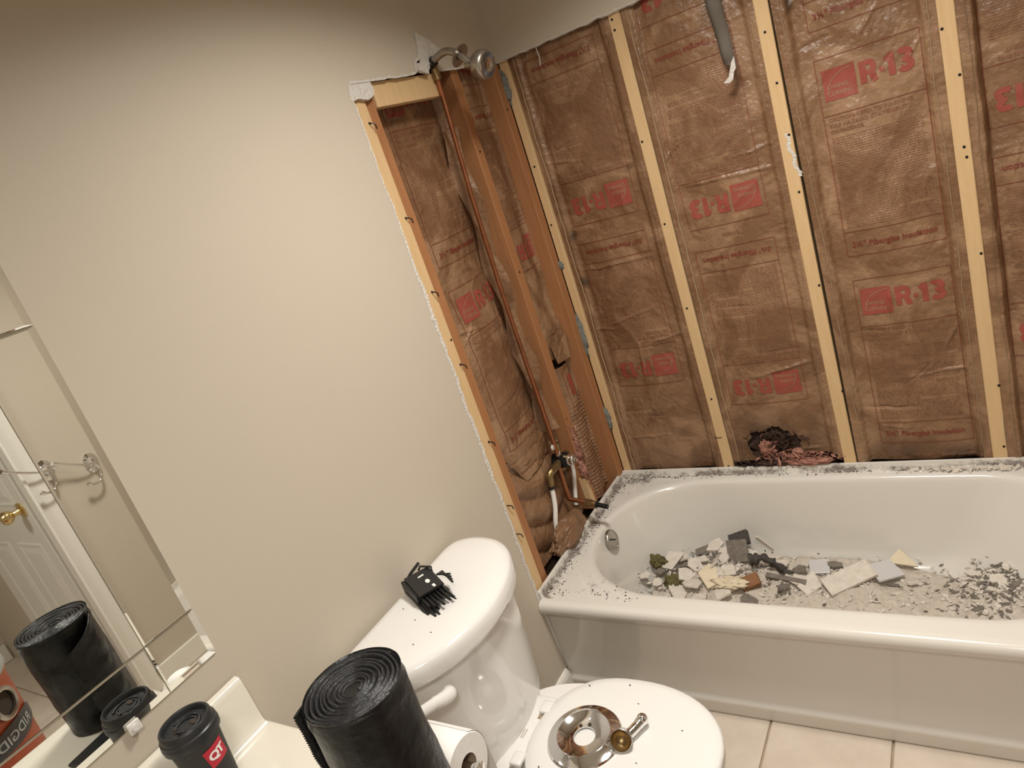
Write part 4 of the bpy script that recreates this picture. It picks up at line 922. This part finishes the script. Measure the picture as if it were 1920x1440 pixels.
# cup
CX,CY,CZ=.100,-1.822,.829; CH=.150
cu=thing('coffee_cup','black paper coffee cup with a black lid and red label','cup',(CX,CY,CZ))
def crad(h): return .0305+(.0425-.0305)*h/CH
bm=B(); lathe(bm,[(.029,.002),(.0305,0),(crad(CH*.5),CH*.5),(crad(CH-.004),CH-.004),(.044,CH)],(CX,CY,CZ),(0,0,1),48); obj('cup_body',bm,'cupblack',cu,True,50)
bm=B(); lathe(bm,[(.0435,CH-.010),(.0470,CH-.011),(.0475,CH-.004),(.0468,CH+.001),(.0462,CH+.002),(.0462,CH+.006),(.0440,CH+.008),(.0425,CH+.018),(.0405,CH+.0205),(.0375,CH+.0205),(.036,CH+.018),(.035,CH+.0115),(.002,CH+.0105)],(CX,CY,CZ),(0,0,1),56,False,True); obj('lid',bm,'lidblack',cu,True,35)
for dx,dy,sx_,sy_ in ((.008,.010,.009,.005),(-.014,-.012,.0055,.004),(-.004,-.018,.003,.0025)):
    bm=B(); lathe(bm,[(1,0),(1,.0015),(.7,.002)],(0,0,0),(0,0,1),20)
    for v in bm.verts: v.co=Vector((CX+dx+v.co.x*sx_,CY+dy+v.co.y*sy_,CZ+CH+.0108+v.co.z))
    obj('sip_hole',bm,'dark',cu)
bm=B()
for q in range(2):
    pts=[(CX+.026*math.cos(a)*(.9-.25*q),CY+.026*math.sin(a)*(.9-.25*q),CZ+CH+.0125) for a in [R_(200-260*i/14+q*120) for i in range(15)]]
    tube(bm,pts,.0018,6)
obj('lid_ridge',bm,'lidblack',cu,True)
TH0=R_(8)
def conep(a,h,off): r=crad(h)+off; return (CX+r*math.cos(TH0+a),CY+r*math.sin(TH0+a),CZ+h)
def on_cone(name,pts_faces,m,off):
    bm=B()
    for f in pts_faces: bm.faces.new([bm.verts.new(conep(x/.0375,h,off)) for x,h in f])
    return obj(name,bm,m,cu,normals=True)
def rotq(x,y,a=R_(6)): return (x*math.cos(a)-y*math.sin(a),x*math.sin(a)+y*math.cos(a)+.106)
n=8; s=.036
on_cone('label_patch',[[rotq(-s/2+s*(i+a)/n,-s/2+s*(j+b)/n) for a,b in ((0,0),(1,0),(1,1),(0,1))] for i in range(n) for j in range(n)],'red',.0005)
tb=text_bm('QT',.044,.0018,.82); xs_=[v.co.x for v in tb.verts]; ys_=[v.co.y for v in tb.verts]; mx_=(min(xs_)+max(xs_))/2; my_=(min(ys_)+max(ys_))/2; kk=.028/(max(xs_)-min(xs_))
for _ in range(2):
    es=[e for e in tb.edges if e.calc_length()>.008]; bmesh.ops.subdivide_edges(tb,edges=es,cuts=1); bmesh.ops.triangulate(tb,faces=tb.faces)
on_cone('label_lettering',[[rotq((v.co.x-mx_)*kk,(v.co.y-my_)*kk) for v in f.verts] for f in tb.faces],'white',.0011); tb.free()
# bin bag roll
RX,RY,RZ,RH=.468,-1.748,.829,.242
t=thing('bin_bag_roll','tall roll of black bin bags standing on the vanity top','bag roll',(RX,RY,RZ))
rr0=.072
bm=B(); rings=[]; 
for h in [i/24 for i in range(25)]:
    ring_=[]
    for k in range(64):
        a=2*PI*k/64; r=rr0*(1+.03*nz(math.cos(a)*1.5,math.sin(a)*1.5,h*4)+.012*nz(math.cos(a)*4,math.sin(a)*4,h*14)); 
        if h>.90: r*=1+.02*math.sin((h-.9)*90)
        ring_.append((RX+r*math.cos(a),RY+r*math.sin(a),RZ+.001+RH*h))
    rings.append(ring_)
rings.append([(RX+(p[0]-RX)*.93,RY+(p[1]-RY)*.93,RZ+RH-.007) for p in rings[-1]]); loft(bm,rings); obj('roll_body',bm,'bag',t,True,60)
bm=B(); turns=9; n=turns*56; prev=None
for i in range(n+1):
    q=i/n; a=q*turns*2*PI; r=.010+(rr0-.011)*(q+.035*math.sin(q*17)*(1-q)); r*=1+.05*nz(math.cos(a)*1.4,math.sin(a)*1.4,q*2); zt_=RZ+RH+.0015+.0035*nz(a*.5,q*6,1)-.006*(1-q)
    row=[bm.verts.new((RX+(r+d)*math.cos(a),RY+(r+d)*math.sin(a),z)) for d,z in ((-.0034,zt_-.009),(-.0016,zt_-.0006),(.0006,zt_+.0006),(.0030,zt_-.009))]
    if prev:
        for k in range(3): bm.faces.new((prev[k],prev[k+1],row[k+1],row[k]))
    prev=row
obj('spiral_layers',bm,'bagface',t,True)
bm=B(); prev=None
A=Vector((RX-.050,RY+.053,0)); Bp=Vector((.362,-1.788,0))
for i in range(13):
    q=i/12; p=A.lerp(Bp,q)+Vector((-.012,.012,0))*math.sin(PI*q); ztop=RZ+RH-.006-.036*q
    row=[bm.verts.new((p.x+.002*nz(j*.1,q*2,1),p.y+.002*nz(j*.1,q*2,5),RZ+.003+(ztop-RZ-.003)*j/90)) for j in range(91)]
    if prev:
        for k in range(90): bm.faces.new((prev[k],prev[k+1],row[k+1],row[k]))
    prev=row
for k,v in enumerate(prev): v.co+=Vector((-.0015,-.0015,0))*(.8 if k%2 else -.8)
o=obj('loose_flap',bm,'bag',t,True,normals=False,label='loose perforated end of the bag roll'); md=o.modifiers.new('s','SOLIDIFY'); md.thickness=.003
# toilet roll on holder
t=thing('toilet_roll','white toilet roll hanging beside the vanity','toilet roll',(.40,-1.605,.765))
bm=B(); c=(.338,-1.605,.748); lathe(bm,[(.021,0),(.053,.0),(.0555,.003),(.0555,.102),(.053,.105),(.021,.105)],c,(1,0,0),40,False,False); obj('paper',bm,'paper',t,True,40)
bm=B(); lathe(bm,[(.0205,.001),(.0215,.104)],c,(1,0,0),28,False,False); obj('cardboard_tube',bm,'tube',t,True)
bm=B(); prev=None
for i in range(12):
    a=R_(60-i*14) if i<6 else R_(-10); y=-1.605+.0562*math.cos(a); z=.748+.0562*math.sin(a)-(0 if i<6 else (i-5)*.014)
    row=[bm.verts.new((.340,y,z)),bm.verts.new((.442,y,z))]
    if prev: bm.faces.new((prev[0],prev[1],row[1],row[0]))
    prev=row
obj('loose_sheet',bm,'paper',t,True,normals=False)
t=thing('toilet_roll_holder','chrome toilet roll holder on the vanity side','holder',(.40,-1.69,.748))
bm=B(); tube(bm,spline([(.330,-1.692,.748),(.328,-1.65,.748),(.331,-1.612,.748),(.343,-1.605,.748)],5)+[Vector((.461,-1.605,.748))],.0075,12); obj('arm',bm,'chrome',t,True,60)
bm=B(); lathe(bm,[(.024,0),(.024,.004),(.014,.009),(.008,.011)],(.330,-1.6895,.748),(0,1,0),24); obj('rosette',bm,'chrome',t,True,40)
bm=B(); lathe(bm,[(.008,0),(.012,.004),(.012,.010),(.001,.014)],(.458,-1.605,.748),(1,0,0),20); obj('end_cap',bm,'chrome',t,True,40)
# ------------------------------------------------------------------ seen only in the mirror
for lb,y,x0,z in (('chrome double hook on the wall, seen at right in the mirror',-.911,1.95,1.04),('chrome double hook beside the door, seen at left in the mirror',-1.075,1.95,1.10)):
    t=thing('robe_hook',lb,'hook',(x0,y,z),'chrome robe hooks')
    bm=B(); lathe(bm,[(.030,0),(.030,.005),(.018,.012),(.014,.03),(.001,.034)],(x0,y,z),(-1,0,0),20)
    for v in bm.verts: v.co.z=z+(v.co.z-z)*1.5
    obj('base_plate',bm,'chrome',t,True,40)
    bm=B(); arm=[(-.030,0,.0),(-.045,-.035,.010),(-.055,-.080,.034),(-.060,-.120,.060),(-.066,-.146,.078)]
    tube(bm,spline([(x0+a,y+b,z+c) for a,b,c in arm],6),.0052,10); tube(bm,[(x0-.064,y-.140,z+.072),(x0-.068,y-.156,z+.084)],.009,10); obj('long_arm',bm,'chrome',t,True,50)
    bm=B(); arm=[(-.030,0,-.008),(-.040,.004,-.035),(-.046,-.006,-.062),(-.050,-.028,-.078),(-.054,-.056,-.074),(-.056,-.066,-.066)]
    tube(bm,spline([(x0+a,y+b,z+c) for a,b,c in arm],6),.0052,10); tube(bm,[(x0-.055,y-.062,z-.070),(x0-.058,y-.074,z-.060)],.0085,10); obj('short_arm',bm,'chrome',t,True,50)
VX,VY=1.40,-1.88
t=thing('shop_vacuum','orange shop vacuum with grey lid, seen in the mirror','vacuum',(VX,VY,0))
bm=B(); lathe(bm,[(.17,.06),(.19,.08),(.222,.735),(.228,.747),(.222,.755)],(VX,VY,0),(0,0,1),40); obj('drum',bm,'orange',t,True,40)
bm=B(); lathe(bm,[(.229,.752),(.234,.762),(.229,.79),(.205,.81),(.15,.835),(.11,.85),(.04,.855),(.001,.856)],(VX,VY,0),(0,0,1),40); obj('lid',bm,'greylid',t,True,40)
bm=B(); tube(bm,spline([(VX,VY-.10,.84),(VX,VY-.06,.885),(VX,VY+.06,.885),(VX,VY+.10,.84)],6),.013,10); obj('carry_handle',bm,'black',t,True)
pd=Vector((-.80,.60,0)).normalized(); 
bm=B(); o=Vector((VX,VY,.690))+pd*.216; lathe(bm,[(.052,0),(.050,.022),(.044,.026),(.036,.024),(.035,.004),(.001,.004)],o,pd,28); obj('hose_port',bm,'dullchrome',t,True,40)
bm=B(); lathe(bm,[(.034,0),(.001,.001)],o+pd*.0135,pd,24); obj('port_opening',bm,'dark',t)
A0=math.atan2(pd.y,pd.x)
def dv(x,h,off): 
    r=.190+.032*(h-.08)/.58+off; a=A0+x/.21; return (VX+r*math.cos(a),VY+r*math.sin(a),h)
bm=B(); n=24
for i in range(n):
    x0,x1=-.14+.28*i/n,-.14+.28*(i+1)/n; k0,k1=.034*math.sqrt(max(.12,1-(x0/.15)**2)),.034*math.sqrt(max(.12,1-(x1/.15)**2))
    bm.faces.new([bm.verts.new(dv(*p,.0015)) for p in ((x0,.590-k0),(x1,.590-k1),(x1,.590+k1),(x0,.590+k0))])
obj('name_band',bm,'darkgrey',t)
tb=text_bm('RIDGID',.05,.0008); mx_=max(v.co.x for v in tb.verts); bm=B()
for f in tb.faces: bm.faces.new([bm.verts.new(dv(-.075+v.co.x*.15/mx_,.576+v.co.y*.8,.003)) for v in f.verts])
obj('lettering',bm,'greylid',t); tb.free()
for k in range(4):
    a=R_(45+90*k); bm=B(); bmesh.ops.create_uvsphere(bm,u_segments=14,v_segments=10,radius=.022); bmesh.ops.translate(bm,verts=bm.verts,vec=(VX+.15*math.cos(a),VY+.15*math.sin(a),.0235)); obj('caster',bm,'black',t,True)
